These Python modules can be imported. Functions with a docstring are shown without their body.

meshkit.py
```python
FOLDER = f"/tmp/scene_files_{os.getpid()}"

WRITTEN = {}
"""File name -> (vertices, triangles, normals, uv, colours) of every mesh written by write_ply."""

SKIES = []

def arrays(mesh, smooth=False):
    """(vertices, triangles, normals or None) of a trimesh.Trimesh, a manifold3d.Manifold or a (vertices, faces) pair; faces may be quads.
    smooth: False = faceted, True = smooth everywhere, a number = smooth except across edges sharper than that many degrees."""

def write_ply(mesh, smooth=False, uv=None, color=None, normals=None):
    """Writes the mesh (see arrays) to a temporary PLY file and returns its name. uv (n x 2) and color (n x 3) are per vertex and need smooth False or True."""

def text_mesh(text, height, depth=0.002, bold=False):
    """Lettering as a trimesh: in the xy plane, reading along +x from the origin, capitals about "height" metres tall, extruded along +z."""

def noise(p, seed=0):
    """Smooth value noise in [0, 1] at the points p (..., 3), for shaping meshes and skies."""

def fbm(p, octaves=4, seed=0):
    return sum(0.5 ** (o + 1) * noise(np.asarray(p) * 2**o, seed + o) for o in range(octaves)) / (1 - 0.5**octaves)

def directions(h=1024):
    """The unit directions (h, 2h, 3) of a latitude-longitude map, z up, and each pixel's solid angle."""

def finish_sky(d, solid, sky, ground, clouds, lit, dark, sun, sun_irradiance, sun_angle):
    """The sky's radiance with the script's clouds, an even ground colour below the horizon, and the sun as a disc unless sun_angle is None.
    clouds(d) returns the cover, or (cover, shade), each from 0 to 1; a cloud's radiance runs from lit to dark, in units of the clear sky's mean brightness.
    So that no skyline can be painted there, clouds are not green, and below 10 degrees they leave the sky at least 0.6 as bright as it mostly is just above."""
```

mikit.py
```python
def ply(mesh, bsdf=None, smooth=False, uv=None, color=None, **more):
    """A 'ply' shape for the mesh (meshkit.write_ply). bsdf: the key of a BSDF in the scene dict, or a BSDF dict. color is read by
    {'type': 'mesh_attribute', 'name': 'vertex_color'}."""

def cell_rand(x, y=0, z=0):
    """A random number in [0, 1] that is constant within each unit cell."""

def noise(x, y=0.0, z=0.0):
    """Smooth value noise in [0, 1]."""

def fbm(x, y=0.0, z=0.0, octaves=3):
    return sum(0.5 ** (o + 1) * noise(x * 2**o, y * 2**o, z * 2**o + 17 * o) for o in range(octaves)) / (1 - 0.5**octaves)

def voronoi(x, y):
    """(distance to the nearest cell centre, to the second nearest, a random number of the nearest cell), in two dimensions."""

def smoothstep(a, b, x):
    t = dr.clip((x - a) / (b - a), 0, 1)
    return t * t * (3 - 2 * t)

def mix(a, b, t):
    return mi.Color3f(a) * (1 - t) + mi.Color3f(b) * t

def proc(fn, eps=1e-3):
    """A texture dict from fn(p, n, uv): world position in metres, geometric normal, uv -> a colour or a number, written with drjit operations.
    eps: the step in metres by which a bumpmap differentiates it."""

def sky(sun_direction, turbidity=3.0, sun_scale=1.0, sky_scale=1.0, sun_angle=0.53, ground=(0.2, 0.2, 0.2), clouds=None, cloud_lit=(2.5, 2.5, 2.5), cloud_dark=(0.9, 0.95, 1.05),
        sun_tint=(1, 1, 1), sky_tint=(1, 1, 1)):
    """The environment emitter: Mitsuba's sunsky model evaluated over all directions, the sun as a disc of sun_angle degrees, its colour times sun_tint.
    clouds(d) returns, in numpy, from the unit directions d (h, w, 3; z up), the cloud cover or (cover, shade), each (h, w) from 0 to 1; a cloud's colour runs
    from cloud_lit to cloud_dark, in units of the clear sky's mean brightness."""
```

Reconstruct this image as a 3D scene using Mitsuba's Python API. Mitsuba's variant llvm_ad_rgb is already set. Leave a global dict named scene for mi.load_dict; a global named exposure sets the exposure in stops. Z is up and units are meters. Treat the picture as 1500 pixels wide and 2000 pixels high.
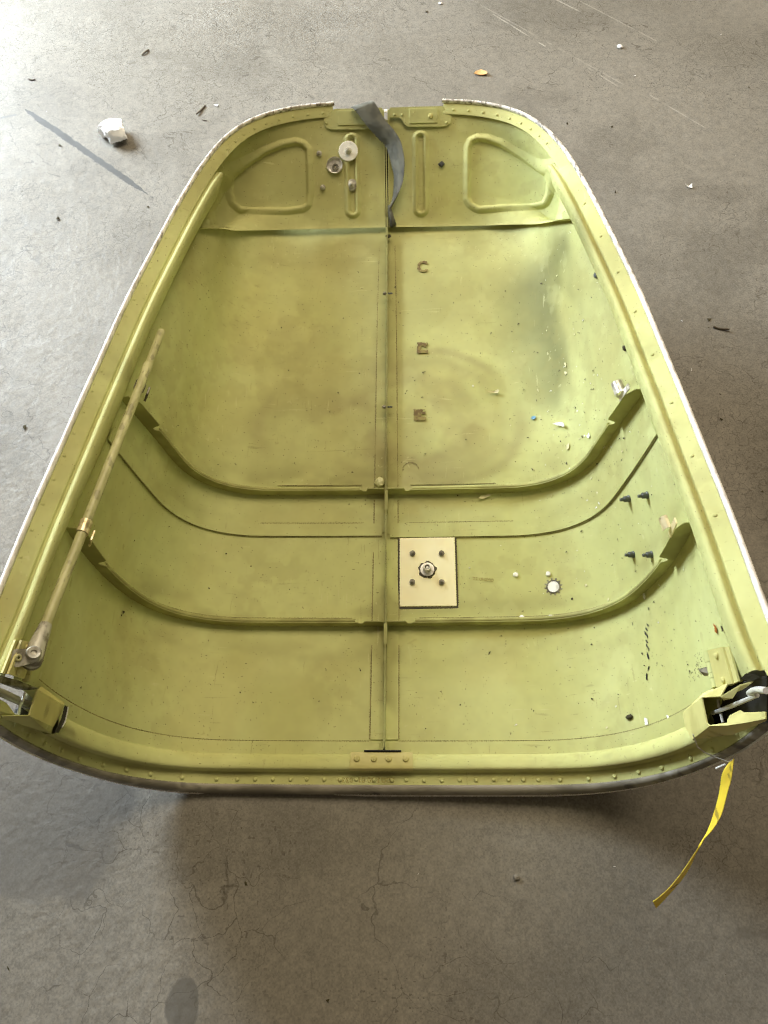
import math, random
import numpy as np, trimesh, manifold3d, mitsuba as mi, mikit, meshkit
import drjit as dr
from scipy.interpolate import PchipInterpolator as PC
from mikit import proc, noise, fbm, voronoi, smoothstep, mix, cell_rand

T = mi.ScalarTransform4f
scene, labels = {}, {}
rng = np.random.default_rng(7)

# ------------------------------------------------------------------ camera, light, exposure
PITCH = math.radians(60)
scene['camera'] = {'type': 'perspective', 'fov': math.degrees(2*math.atan(750/1600)), 'fov_axis': 'x', 'near_clip': .01, 'far_clip': 60,
                   'to_world': T().look_at(origin=[0, 0, 1.6], target=[0, math.cos(PITCH), 1.6-math.sin(PITCH)], up=[0, 0, 1])}
exposure = 0.48
# dim warm hangar light from all around, and the bright daylit opening high on the far left
scene['hangar_light'] = {'type': 'constant', 'radiance': {'type': 'rgb', 'value': [.105, .086, .058]}}
scene['overhead_fill'] = {'type': 'rectangle', 'to_world': T().look_at(origin=[.3, 3.3, 4.0], target=[.1, 1.6, 0], up=[0, 1, 0]).scale([1.7, 1.2, 1]),  # added unseen overhead panel for soft warm light from above
                      'emitter': {'type': 'area', 'radiance': {'type': 'rgb', 'value': [5.2, 4.4, 3.15]}}}
labels['overhead_fill'] = {'kind': 'structure'}
WIN = np.array([-2.7, 3.5, 1.6])
scene['daylight_opening'] = {'type': 'rectangle', 'to_world': T().look_at(origin=WIN.tolist(), target=[.2, 1.0, .15], up=[0, 0, 1]).scale([.75, .62, 1]),
                             'emitter': {'type': 'area', 'radiance': {'type': 'rgb', 'value': [39., 44., 48.]}}}
labels['daylight_opening'] = {'kind': 'structure'}

# ------------------------------------------------------------------ helpers
ROLL, YAW = math.radians(2.1), math.radians(.6)
_Ry = np.array([[math.cos(ROLL), 0, -math.sin(ROLL)], [0, 1, 0], [math.sin(ROLL), 0, math.cos(ROLL)]])
_Rz = np.array([[math.cos(YAW), math.sin(YAW), 0], [-math.sin(YAW), math.cos(YAW), 0], [0, 0, 1]])
TUB = _Rz @ _Ry                      # the tub leans a little to its left and is turned a little
TUB_AT = np.array([-.003, 0, 0])
def to_world(p): return np.asarray(p, float).reshape(-1, 3) @ TUB.T + TUB_AT

def numbered(key):
    if key not in scene: return key
    k = 1
    while f'{key}_{k:03d}' in scene: k += 1
    return f'{key}_{k:03d}'

def tag(key, label=None, category=None, group=None, kind=None):
    d = {k: v for k, v in (('label', label), ('category', category), ('group', group), ('kind', kind)) if v}
    if d: labels[key] = d
    return key

def add(name, mesh, mat, smooth=30, world=False, **t):
    """One mesh = one entry; tub coordinates unless world."""
    key = numbered(name)
    if isinstance(mesh, tuple): v, f = np.asarray(mesh[0], float), np.asarray(mesh[1], int)
    elif hasattr(mesh, 'to_mesh'):
        m = mesh.to_mesh(); v, f = np.array(m.vert_properties[:, :3], float), np.array(m.tri_verts)
    else: v, f = np.array(mesh.vertices), np.array(mesh.faces)
    if not world: v = to_world(v)
    scene[key] = mikit.ply((v, f), mat, smooth=smooth)
    return tag(key, **t) if t else key

_cache = {}
def put(name, kind, mesh, mat, M, smooth=30, **t):
    """A repeated small part: its mesh is written once, then placed by the 4x4 matrix M (tub coordinates)."""
    ck = (kind, mat)
    if ck not in _cache: _cache[ck] = mikit.ply(mesh, mat, smooth=smooth)
    W = np.eye(4); W[:3, :3] = TUB; W[:3, 3] = TUB_AT
    key = numbered(name)
    scene[key] = {**_cache[ck], 'to_world': T((W @ M).tolist())}
    return tag(key, **t) if t else key

def cat(*ms):
    vs, fs, n = [], [], 0
    for m in ms:
        if not isinstance(m, tuple): m = (np.array(m.vertices), np.array(m.faces))
        vs.append(m[0]); fs.append(m[1]+n); n += len(m[0])
    return np.vstack(vs), np.vstack(fs)

def grid_faces(n, m, closed=False):
    i = np.arange(n*m).reshape(n, m)
    if closed: i = np.hstack([i, i[:, :1]])
    a, b, c, d = i[:-1, :-1], i[:-1, 1:], i[1:, 1:], i[1:, :-1]
    return np.concatenate([np.stack([a, b, c], -1).reshape(-1, 3), np.stack([a, c, d], -1).reshape(-1, 3)])

def sheet(P, Nn, th, keep=None):
    """A solid sheet: the grid P (n,m,3), and the same grid pushed back along -Nn by th, closed along the edges. keep: (n-1,m-1) mask of cells."""
    n, m = P.shape[:2]
    V = np.vstack([P.reshape(-1, 3), (P - Nn*th).reshape(-1, 3)])
    i = np.arange(n*m).reshape(n, m)
    a, b, c, d = i[:-1, :-1].ravel(), i[:-1, 1:].ravel(), i[1:, 1:].ravel(), i[1:, :-1].ravel()
    if keep is not None:
        k = keep.ravel(); a, b, c, d = a[k], b[k], c[k], d[k]
    q = np.stack([a, b, c, d], 1)
    top = np.concatenate([q[:, [0, 1, 2]], q[:, [0, 2, 3]]])
    e = np.concatenate([q[:, [0, 1]], q[:, [1, 2]], q[:, [2, 3]], q[:, [3, 0]]])
    und = np.sort(e, 1); _, inv, cnt = np.unique(und, axis=0, return_inverse=True, return_counts=True)
    e = e[cnt[inv.ravel()] == 1]
    o = n*m
    side = np.concatenate([np.stack([e[:, 0], e[:, 0]+o, e[:, 1]], 1), np.stack([e[:, 1], e[:, 0]+o, e[:, 1]+o], 1)])
    F = np.concatenate([top, top[:, ::-1]+o, side])
    used = np.unique(F); mp = np.zeros(len(V), int); mp[used] = np.arange(len(used))
    return V[used], mp[F]

def smooth01(a, b, x):
    t = np.clip((x-a)/(b-a), 0, 1); return t*t*(3-2*t)

def tube(path, r, sides=12, cap=True):
    p = np.asarray(path, float); n = len(p)
    t = np.gradient(p, axis=0); t /= np.linalg.norm(t, axis=1, keepdims=True)+1e-12
    ref = np.array([0, 0, 1.]) if abs(t[0, 2]) < .9 else np.array([1., 0, 0])
    A = []
    a = np.cross(t[0], ref); a /= np.linalg.norm(a)
    for k in range(n):
        a = a - t[k]*(a @ t[k]); a /= np.linalg.norm(a)+1e-12; A.append(a.copy())
    A = np.array(A); B = np.cross(t, A); ang = np.arange(sides)*2*np.pi/sides
    r = np.broadcast_to(r, (n,))
    V = p[:, None] + r[:, None, None]*(np.cos(ang)[None, :, None]*A[:, None]+np.sin(ang)[None, :, None]*B[:, None])
    F = grid_faces(n, sides, True); V = V.reshape(-1, 3)
    if cap:
        V = np.vstack([V, p[0], p[-1]]); j = np.arange(sides)
        F = np.vstack([F, np.stack([(j+1) % sides, j, j*0+n*sides], 1), np.stack([(n-1)*sides+j, (n-1)*sides+(j+1) % sides, j*0+n*sides+1], 1)])
    return V, F

def lathe(rz, sides=20):
    rz = np.asarray(rz, float); ang = np.arange(sides)*2*np.pi/sides
    V = np.stack([rz[:, :1]*np.cos(ang), rz[:, :1]*np.sin(ang), np.repeat(rz[:, 1:], sides, 1)], -1)
    return V.reshape(-1, 3), grid_faces(len(rz), sides, True)

def box(cx, cy, cz, sx, sy, sz, bevel=.0):
    if bevel <= 0:
        m = trimesh.creation.box((sx, sy, sz)); m.apply_translation((cx, cy, cz)); return np.array(m.vertices), np.array(m.faces)
    p = []
    for x in (-1, 1):
        for y in (-1, 1):
            for z in (-1, 1):
                q = np.array([x*sx/2, y*sy/2, z*sz/2])
                for ax in range(3):
                    w = q.copy()
                    for o in range(3):
                        if o != ax: w[o] -= np.sign(w[o])*bevel
                    p.append(w)
    m = trimesh.convex.convex_hull(np.array(p)); return np.array(m.vertices)+[cx, cy, cz], np.array(m.faces)

def prism(poly, z0, z1):
    """Straight prism over a polygon in xy."""
    from shapely.geometry import Polygon
    m = trimesh.creation.extrude_polygon(Polygon(poly).buffer(0), z1-z0, engine='earcut'); m.apply_translation((0, 0, z0))
    return np.array(m.vertices), np.array(m.faces)

def xf(m, M):
    return m[0] @ M[:3, :3].T + M[:3, 3], m[1]

# ------------------------------------------------------------------ the tub's surfaces (tub coordinates, metres)
ST = np.array([  # Y, zb, xa, za, xc, zc, xb, zb2
 [.28, .020, .315, .027, .476, .036, .536, .205], [.34, .0185, .300, .024, .466, .034, .518, .203], [.42, .017, .29, .022, .458, .032, .503, .20],
 [.643, .016, .29, .021, .458, .030, .494, .19], [.936, .052, .27, .055, .415, .068, .440, .21],
 [1.25, .104, .25, .106, .385, .116, .410, .235], [1.45, .135, .23, .137, .365, .146, .388, .255],
 [1.70, .172, .18, .174, .330, .184, .352, .270]])
_ctl = [PC(ST[:, 0], ST[:, k], extrapolate=True) for k in range(1, 8)]
RIM = np.array([[.20, .580], [.26, .570], [.34, .553], [.42, .541], [.53, .536], [.64, .530], [.73, .522], [.85, .513], [1.0, .500], [1.13, .489], [1.3, .467], [1.45, .446], [1.56, .427], [1.67, .402],
                [1.74, .378], [1.80, .345], [1.835, .308], [1.86, .262], [1.878, .20], [1.886, .12], [1.889, .0]])
TOPX = np.array([[.26, .560], [.34, .536], [.42, .515], [.5, .513], [.62, .509], [.74, .499], [.94, .482], [1.03, .476], [1.22, .458], [1.38, .437], [1.45, .426], [1.6, .398], [1.7, .374]])
topx = PC(TOPX[:, 0], TOPX[:, 1], extrapolate=True)
def rimz(Y): return .60-.13*np.asarray(Y, float)
M1, M2 = .50, .76

def section(s, Y):
    s, Y = np.broadcast_arrays(np.asarray(s, float), np.asarray(Y, float)); a = np.abs(s)
    zb, xa, za, xc, zc, xb, zb2 = [c(Y) for c in _ctl]
    xt, zt = topx(Y), rimz(Y)-.07
    u = np.clip(a/M1, 0, 1); x1, z1 = xa*u, zb+(za-zb)*u*u
    u = np.clip((a-M1)/(M2-M1), 0, 1)
    x2, z2 = (1-u)**2*xa+2*u*(1-u)*xc+u*u*xb, (1-u)**2*za+2*u*(1-u)*zc+u*u*zb2
    u = np.clip((a-M2)/(1-M2), 0, None)
    dx, dz = xb-xc, zb2-zc; L = np.hypot(dx, dz); d = np.hypot(xt-xb, zt-zb2)*.45
    cx, cz = xb+dx/L*d, zb2+dz/L*d
    x3, z3 = (1-u)**2*xb+2*u*(1-u)*cx+u*u*xt, (1-u)**2*zb2+2*u*(1-u)*cz+u*u*zt
    x = np.where(a <= M1, x1, np.where(a <= M2, x2, x3)); z = np.where(a <= M1, z1, np.where(a <= M2, z2, z3))
    return np.stack([np.sign(s)*x, Y, z], -1)

def normal(s, Y, h=2e-3):
    N = np.cross(section(s+h, Y)-section(s-h, Y), section(s, Y+h)-section(s, Y-h))
    return N/np.linalg.norm(N, axis=-1, keepdims=True)

def shell(s, Y, off=0.):
    return section(s, Y)+normal(s, Y)*np.asarray(off)[..., None]

def patch(s, Y, off, th, keep=None):
    """A sheet lying on the skin over the grid s x Y, or over two equal grids."""
    s, Y = np.asarray(s, float), np.asarray(Y, float)
    if s.ndim == 1: s, Y = np.meshgrid(s, Y)
    return sheet(shell(s, Y, np.full(s.shape, off+.0008)), normal(s, Y), th+.001, keep)

def frame(s, Y, off=0., turn=0.):
    """4x4: local z = the skin's inward normal, local y = towards the far end."""
    p, n = shell(np.array(s), np.array(Y), np.array(off)), normal(np.array(s), np.array(Y))
    y = np.array([0, 1., 0]); y -= n*(y @ n); y /= np.linalg.norm(y); x = np.cross(y, n)
    c, k = math.cos(turn), math.sin(turn)
    M = np.eye(4); M[:3, 0], M[:3, 1], M[:3, 2], M[:3, 3] = c*x+k*y, -k*x+c*y, n, p
    return M

# rim curve, from the right near end round the far end to the left near end
_r = np.vstack([np.c_[RIM[:, 1], RIM[:, 0]], np.c_[-RIM[:-1, 1], RIM[:-1, 0]][::-1]])
_l = np.r_[0, np.cumsum(np.linalg.norm(np.diff(_r, axis=0), axis=1))]
RL = _l[-1]
_rx, _ry = PC(_l, _r[:, 0]), PC(_l, _r[:, 1])
def _smooth_rim():
    from scipy.ndimage import gaussian_filter1d
    l = np.linspace(0, RL, 1201); x, y = gaussian_filter1d(_rx(l), 14, mode='nearest'), gaussian_filter1d(_ry(l), 14, mode='nearest')
    return PC(l, x), PC(l, y)
_rx, _ry = _smooth_rim()
def rim(l):
    l = np.asarray(l, float); y = _ry(l); return np.stack([_rx(l), y, rimz(y)], -1)
def rim_in(l):
    h = 2e-3; t = rim(l+h)-rim(l-h); t[..., 2] = 0
    n = np.stack([-t[..., 1], t[..., 0], t[..., 2]], -1); return n/np.linalg.norm(n, axis=-1, keepdims=True)
def rim_at(Y, side):
    """Arc length where the rim passes Y on the right (side 1) or the left (-1)."""
    l = np.linspace(0, RL/2, 2000) if side > 0 else np.linspace(RL, RL/2, 2000)
    return float(np.interp(Y, _ry(l), l))
def rim_x(x):
    l = np.linspace(RL*.3, RL*.7, 3000); return float(np.interp(-x, -_rx(l), l))
def rim_sweep(l, prof, th):
    """Sweeps the profile [(inward distance, depth below the rim)] along the rim, as a sheet."""
    l = np.asarray(l); C, I = rim(l), rim_in(l); prof = np.asarray(prof, float)
    if prof.ndim == 2: prof = np.repeat(prof[None], len(l), 0)
    P = C[:, None]+I[:, None]*prof[:, :, :1]+np.array([0, 0, -1.])*prof[:, :, 1:]
    d = np.gradient(prof, axis=1); nn = I[:, None]*d[:, :, 1:]+np.array([0, 0, 1.])*d[:, :, :1]
    nn /= np.linalg.norm(nn, axis=-1, keepdims=True)+1e-12
    return sheet(P, nn, th)

# the far end panel: loft between the seam across the skin and the rim
def seam_Y(s):
    Y = np.full(np.shape(s), 1.6)
    for _ in range(40): Y = .5*Y+.5*(1.651-1.10*(section(s, Y)[..., 2]-.165))
    return Y
_so = np.linspace(-.985, .985, 801); _sp = section(_so, seam_Y(_so))
_sl = np.r_[0, np.cumsum(np.linalg.norm(np.diff(_sp, axis=0), axis=1))]; _sl /= _sl[-1]
L_R, L_L = rim_at(1.50, 1), rim_at(1.50, -1)
PO = np.array([0, 1.651, .165]); PW = np.array([0, .784, .621]); PN = np.array([0, -.621, .784])
def panel(u, t):
    """u 0..1 from left to right, t 0..1 from the seam to the rim."""
    S = np.stack([np.interp(u, _sl, _sp[:, k]) for k in range(3)], -1)
    S = S+normal(np.interp(u, _sl, _so), np.interp(u, _sl, seam_Y(_so)))*.007
    l = L_L+(L_R-L_L)*u
    R = rim(l)+rim_in(l)*.012+np.array([0, 0, -.012])
    t = t[..., None]; P = S*(1-t)+R*t
    side = np.abs(2*u-1)[..., None]
    sag = (.020*smooth01(.45, .9, side))*4*t*(1-t)
    P = P + sag*np.concatenate([np.sign(u-.5)[..., None]*.6+0*t, .5+0*t, -.6+0*t], -1)
    d = (P-PO) @ PN; m = smooth01(0, .30, t[..., 0])*smooth01(1, .72, t[..., 0])*smooth01(1.0, .90, np.abs(2*u-1))          # the pressed middle is nearly flat
    return P-PN*(d*m*.62)[..., None]
def on_panel(x, w, off=0.):
    return PO+np.array([1., 0, 0])*x+PW*w+PN*off
def panel_frame(x, w, off=0., turn=0.):
    M = np.eye(4); c, k = math.cos(turn), math.sin(turn); X = np.array([1., 0, 0])
    M[:3, 0], M[:3, 1], M[:3, 2], M[:3, 3] = c*X+k*PW, -k*X+c*PW, PN, on_panel(x, w, off); return M

def sdist(px, py, poly):
    """Signed distance to a polygon, negative inside."""
    poly = np.asarray(poly); d = np.full(px.shape, 9e9); ins = np.zeros(px.shape, bool)
    for (x0, y0), (x1, y1) in zip(poly, np.roll(poly, -1, 0)):
        ex, ey = x1-x0, y1-y0; t = np.clip(((px-x0)*ex+(py-y0)*ey)/(ex*ex+ey*ey), 0, 1)
        d = np.minimum(d, np.hypot(px-x0-t*ex, py-y0-t*ey))
        c = ((y0 > py) != (y1 > py)) & (px < (x1-x0)*(py-y0)/((y1-y0) if y1 != y0 else 1e-12)+x0); ins ^= c
    return np.where(ins, -d, d)

# ------------------------------------------------------------------ materials
def diffuse(c, rough=.6, spec=.3, metal=0., **k):
    base = c if isinstance(c, dict) else {'type': 'rgb', 'value': list(c)}
    return {'type': 'twosided', 'bsdf': {'type': 'principled', 'base_color': base, 'roughness': rough, 'specular': spec, 'metallic': metal, **k}}

PRIMER = (.50, .50, .115)
def band(v, c, w): return dr.exp(-dr.square((v-c)/w))
def f_primer(p, n, uv):
    x, y, z = p.x, p.y, p.z
    big = fbm(x*5+3, y*5+1, z*5, 4); fine = fbm(x*60, y*60, z*60, 3)
    c = mix((.535, .555, .245), (.485, .492, .200), smoothstep(.35, .65, big))
    c = mix(c, (.46, .42, .165), .30*smoothstep(.45, .7, fbm(x*9+20, y*9+7, z*9, 3)))
    # soot and oil film, thicker in the far half
    film = smoothstep(.36, .70, fbm(x*3.2+11, y*3.2+5, z*3.2+2, 4))*(.35+.5*smoothstep(.7, 1.3, y))
    c = mix(c, (.21, .18, .065), .52*film)
    # a long dark smear down the right side and scuff rings worn in the middle
    sx = .385-.02*(y-1.25)
    edge = smoothstep(sx+.045, sx+.02, x)*smoothstep(sx-.20, sx, x)
    smear = edge*smoothstep(.98, 1.1, y)*smoothstep(1.56, 1.42, y)*smoothstep(.30, .62, fbm(x*8+31, y*4, z*8, 3))
    c = mix(c, (.12, .12, .045), .80*smear*smoothstep(.05, .2, z))
    wob = (fbm(x*7+2, y*7+9, 0, 2)-.5)*.03
    q = dr.sqrt(dr.square(x-.06)+dr.square((y-1.12)*1.45))+wob
    ring = band(q, .255, .016)+.7*band(q, .215, .022)+.5*band(q, .150, .03)
    c = mix(c, (.22, .17, .08), .42*dr.clip(ring, 0, 1)*smoothstep(.40, .66, fbm(x*5+18, y*5+3, z, 3))*smoothstep(.35, .25, z))
    blot = smoothstep(.30, .0, dr.sqrt(dr.square(x-.05)*.55+dr.square(y-1.1)))
    c = mix(c, (.24, .18, .085), .50*blot*smoothstep(.42, .68, fbm(x*12+5, y*12+5, z*12, 3)))
    # grime settled along the keel and in front of the frames
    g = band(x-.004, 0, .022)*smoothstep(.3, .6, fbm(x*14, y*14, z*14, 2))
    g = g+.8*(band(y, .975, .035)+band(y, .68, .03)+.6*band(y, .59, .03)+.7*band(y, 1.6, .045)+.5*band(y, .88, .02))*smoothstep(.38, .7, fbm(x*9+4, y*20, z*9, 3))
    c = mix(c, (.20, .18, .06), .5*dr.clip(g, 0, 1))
    c = mix(c, (.30, .265, .10), .20*smoothstep(.48, .62, fbm(x*26+3, y*26+8, z*26, 4))*smoothstep(.44, .62, fbm(x*4+12, y*4+1, z*4, 2)))
    c = mix(c, (.60, .61, .31), .12*smoothstep(.55, .66, fbm(x*17+33, y*17+18, z*17, 4)))
    c = mix(c, (.12, .10, .04), .7*smoothstep(.90, .95, noise(x*380, y*380, z*380)))
    c = mix(c, (.20, .17, .06), .55*band(y, .3425, .006)*smoothstep(.35, .6, fbm(x*7+2, 3.0, z*7, 3)))
    c = mix(c, (.16, .145, .06), .6*band(y, .362, .008)*smoothstep(.60, .70, fbm(x*11+5, 7.0, z*11, 3)))
    q2 = dr.sqrt(dr.square(x+.16)+dr.square((y-1.11)*1.3))+wob; c = mix(c, (.24, .19, .085), .30*(band(q2, .13, .02)+.7*band(q2, .08, .03))*smoothstep(.40, .64, fbm(x*6+38, y*6+3, z, 3)))
    # fine scratches and rub marks in the paint
    for kx, ky, o in ((19., 260., 0.), (300., 23., 5.), (150., 150., 9.)):
        a = noise(x*kx+y*ky*.35+o, y*ky-x*kx*.5, z*60)
        c = mix(c, (.64, .62, .36), .30*smoothstep(.87, .95, a)*smoothstep(.42, .66, fbm(x*7+o, y*7, z*7, 2)))
        c = mix(c, (.24, .21, .08), .30*smoothstep(.13, .05, a)*smoothstep(.42, .66, fbm(x*7+o+3, y*7+8, z*7, 2)))
    return c*(.94+.12*fine)
def f_rough(p, n, uv): return .64+.18*fbm(p.x*12, p.y*12, p.z*12, 3)
scene['m_primer'] = {'type': 'twosided', 'bsdf': {'type': 'bumpmap', 'arbitrary': proc(lambda p, n, uv: .0016*fbm(p.x*11, p.y*11, p.z*11, 2)+.00012*fbm(p.x*150, p.y*150, p.z*150, 2), eps=2e-3), 'scale': 1.0,
    'bsdf': {'type': 'principled', 'base_color': proc(f_primer), 'roughness': proc(f_rough), 'specular': .2}}}
def f_yellow(p, n, uv):
    d = fbm(p.x*16+4, p.y*16, p.z*16, 4)
    c = mix((.58, .54, .22), (.49, .45, .17), smoothstep(.35, .65, d))
    return mix(c, (.17, .145, .06), .6*smoothstep(.6, .74, fbm(p.x*22+7, p.y*22, p.z*22, 3)))
scene['m_yellow_primer'] = diffuse(proc(f_yellow), .45, .35)
def f_edge(p, n, uv):
    w = fbm(p.x*110, p.y*70, p.z*110, 4); far = smoothstep(.7, 1.6, p.y)
    c = mix((.76, .73, .68), (.40, .36, .30), (.35+.65*far)*smoothstep(.42, .66, w))
    return mix(c, (.12, .10, .08), (.2+.6*far)*smoothstep(.54, .70, fbm(p.x*210+3, p.y*60, p.z*210, 4)))
scene['m_worn_edge'] = diffuse(proc(f_edge), .5, .3)
scene['m_outer_white'] = diffuse(proc(lambda p, n, uv: mix((.72, .71, .68), (.45, .44, .42), smoothstep(.55, .75, fbm(p.x*15, p.y*15, p.z*15, 3)))), .35, .4)
def f_lip(p, n, uv):
    d = fbm(p.x*14+3, p.y*30, p.z*30, 4)
    c = mix((.27, .25, .20), (.15, .138, .108), smoothstep(.35, .62, d))
    c = mix(c, (.42, .41, .38), .7*smoothstep(.58, .70, fbm(p.x*9+40, p.y*40, p.z*14, 3))*smoothstep(.2, .5, p.x))
    return mix(c, (.05, .045, .04), .7*smoothstep(.6, .72, fbm(p.x*30, p.y*30, p.z*30, 3)))
scene['m_grey_lip'] = diffuse(proc(f_lip), .45, .4)
def f_metal(p, n, uv): return mix((.72, .70, .66), (.40, .37, .31), smoothstep(.4, .7, fbm(p.x*90, p.y*90, p.z*90, 3)))
scene['m_steel'] = diffuse(proc(f_metal), .34, .5, .45)
scene['m_dull_steel'] = diffuse(proc(lambda p, n, uv: mix((.24, .22, .17), (.10, .09, .065), smoothstep(.35, .65, fbm(p.x*70, p.y*70, p.z*70, 3)))), .5, .4, .4)
scene['m_bright_bar'] = diffuse((.66, .66, .65), .3, .5, .3)
scene['m_bar'] = diffuse((.27, .26, .235), .4, .45, .2)
scene['m_brass'] = diffuse(proc(lambda p, n, uv: mix((.72, .62, .38), (.36, .30, .16), smoothstep(.45, .7, fbm(p.x*80, p.y*80, p.z*80, 3)))), .3, .5, .4)
scene['m_dark_bolt'] = diffuse((.085, .09, .09), .4, .5, .3)
scene['m_black'] = diffuse((.018, .017, .015), .6, .3)
scene['m_sealant'] = diffuse(proc(lambda p, n, uv: mix((.085, .072, .04), (.045, .04, .03), noise(p.x*90, p.y*90, p.z*90))), .6, .3)
scene['m_joint'] = diffuse(proc(lambda p, n, uv: mix((.19, .17, .07), (.30, .275, .11), smoothstep(.35, .65, fbm(p.x*40, p.y*40, p.z*40, 3)))), .7, .2)
scene['m_worn_steel'] = diffuse(proc(lambda p, n, uv: mix((.50, .48, .40), (.22, .20, .15), smoothstep(.40, .66, fbm(p.x*90, p.y*60, p.z*90, 4)))), .45, .4, .15)
scene['m_frame_shaded'] = diffuse(proc(lambda p, n, uv: mix((.40, .40, .155), (.27, .26, .095), smoothstep(.35, .65, fbm(p.x*13, p.y*13, p.z*13, 4)))), .6, .2)  # primer darkened for the frames: shade of their unlit faces put into the colour
scene['m_cream'] = diffuse(proc(lambda p, n, uv: mix(mix((.84, .78, .46), (.86, .82, .57), fbm(p.x*30, p.y*30, p.z*30, 3)), (.72, .56, .34), .14*smoothstep(.58, .75, fbm(p.x*25+9, p.y*25, p.z*25, 2)))), .4, .4)
scene['m_white_plastic'] = diffuse(proc(lambda p, n, uv: mix((.80, .79, .74), (.55, .53, .46), smoothstep(.55, .75, fbm(p.x*60, p.y*60, p.z*60, 3)))), .45, .4)
scene['m_white_chip'] = diffuse((.80, .80, .80), .6, .3)
scene['m_pale_chip'] = diffuse((.62, .58, .36), .6, .3)
scene['m_blue_chip'] = diffuse((.16, .34, .50), .6, .3)
scene['m_rust'] = diffuse((.34, .11, .025), .7, .2)
scene['m_dark_crumb'] = diffuse((.055, .048, .025), .8, .2)
def f_rod(p, n, uv):
    d = fbm(p.x*50, p.y*22, p.z*50, 4)
    c = mix((.57, .56, .29), (.43, .415, .20), smoothstep(.35, .62, d))
    return mix(c, (.22, .20, .11), .5*smoothstep(.60, .72, fbm(p.x*110+4, p.y*60, p.z*110, 2)))
scene['m_rod'] = diffuse(proc(f_rod), .4, .4)
scene['m_webbing'] = {'type': 'twosided', 'bsdf': {'type': 'bumpmap', 'arbitrary': proc(lambda p, n, uv: .0005*dr.sin(uv.x*700)*dr.sin(uv.y*1500), eps=4e-4), 'scale': 1.0,
    'bsdf': {'type': 'principled', 'base_color': proc(lambda p, n, uv: mix((.15, .148, .115), (.09, .09, .07), smoothstep(.4, .65, fbm(p.x*40, p.y*40, p.z*40, 3)))), 'roughness': .55, 'specular': .4, 'sheen': .3}}}
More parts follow.
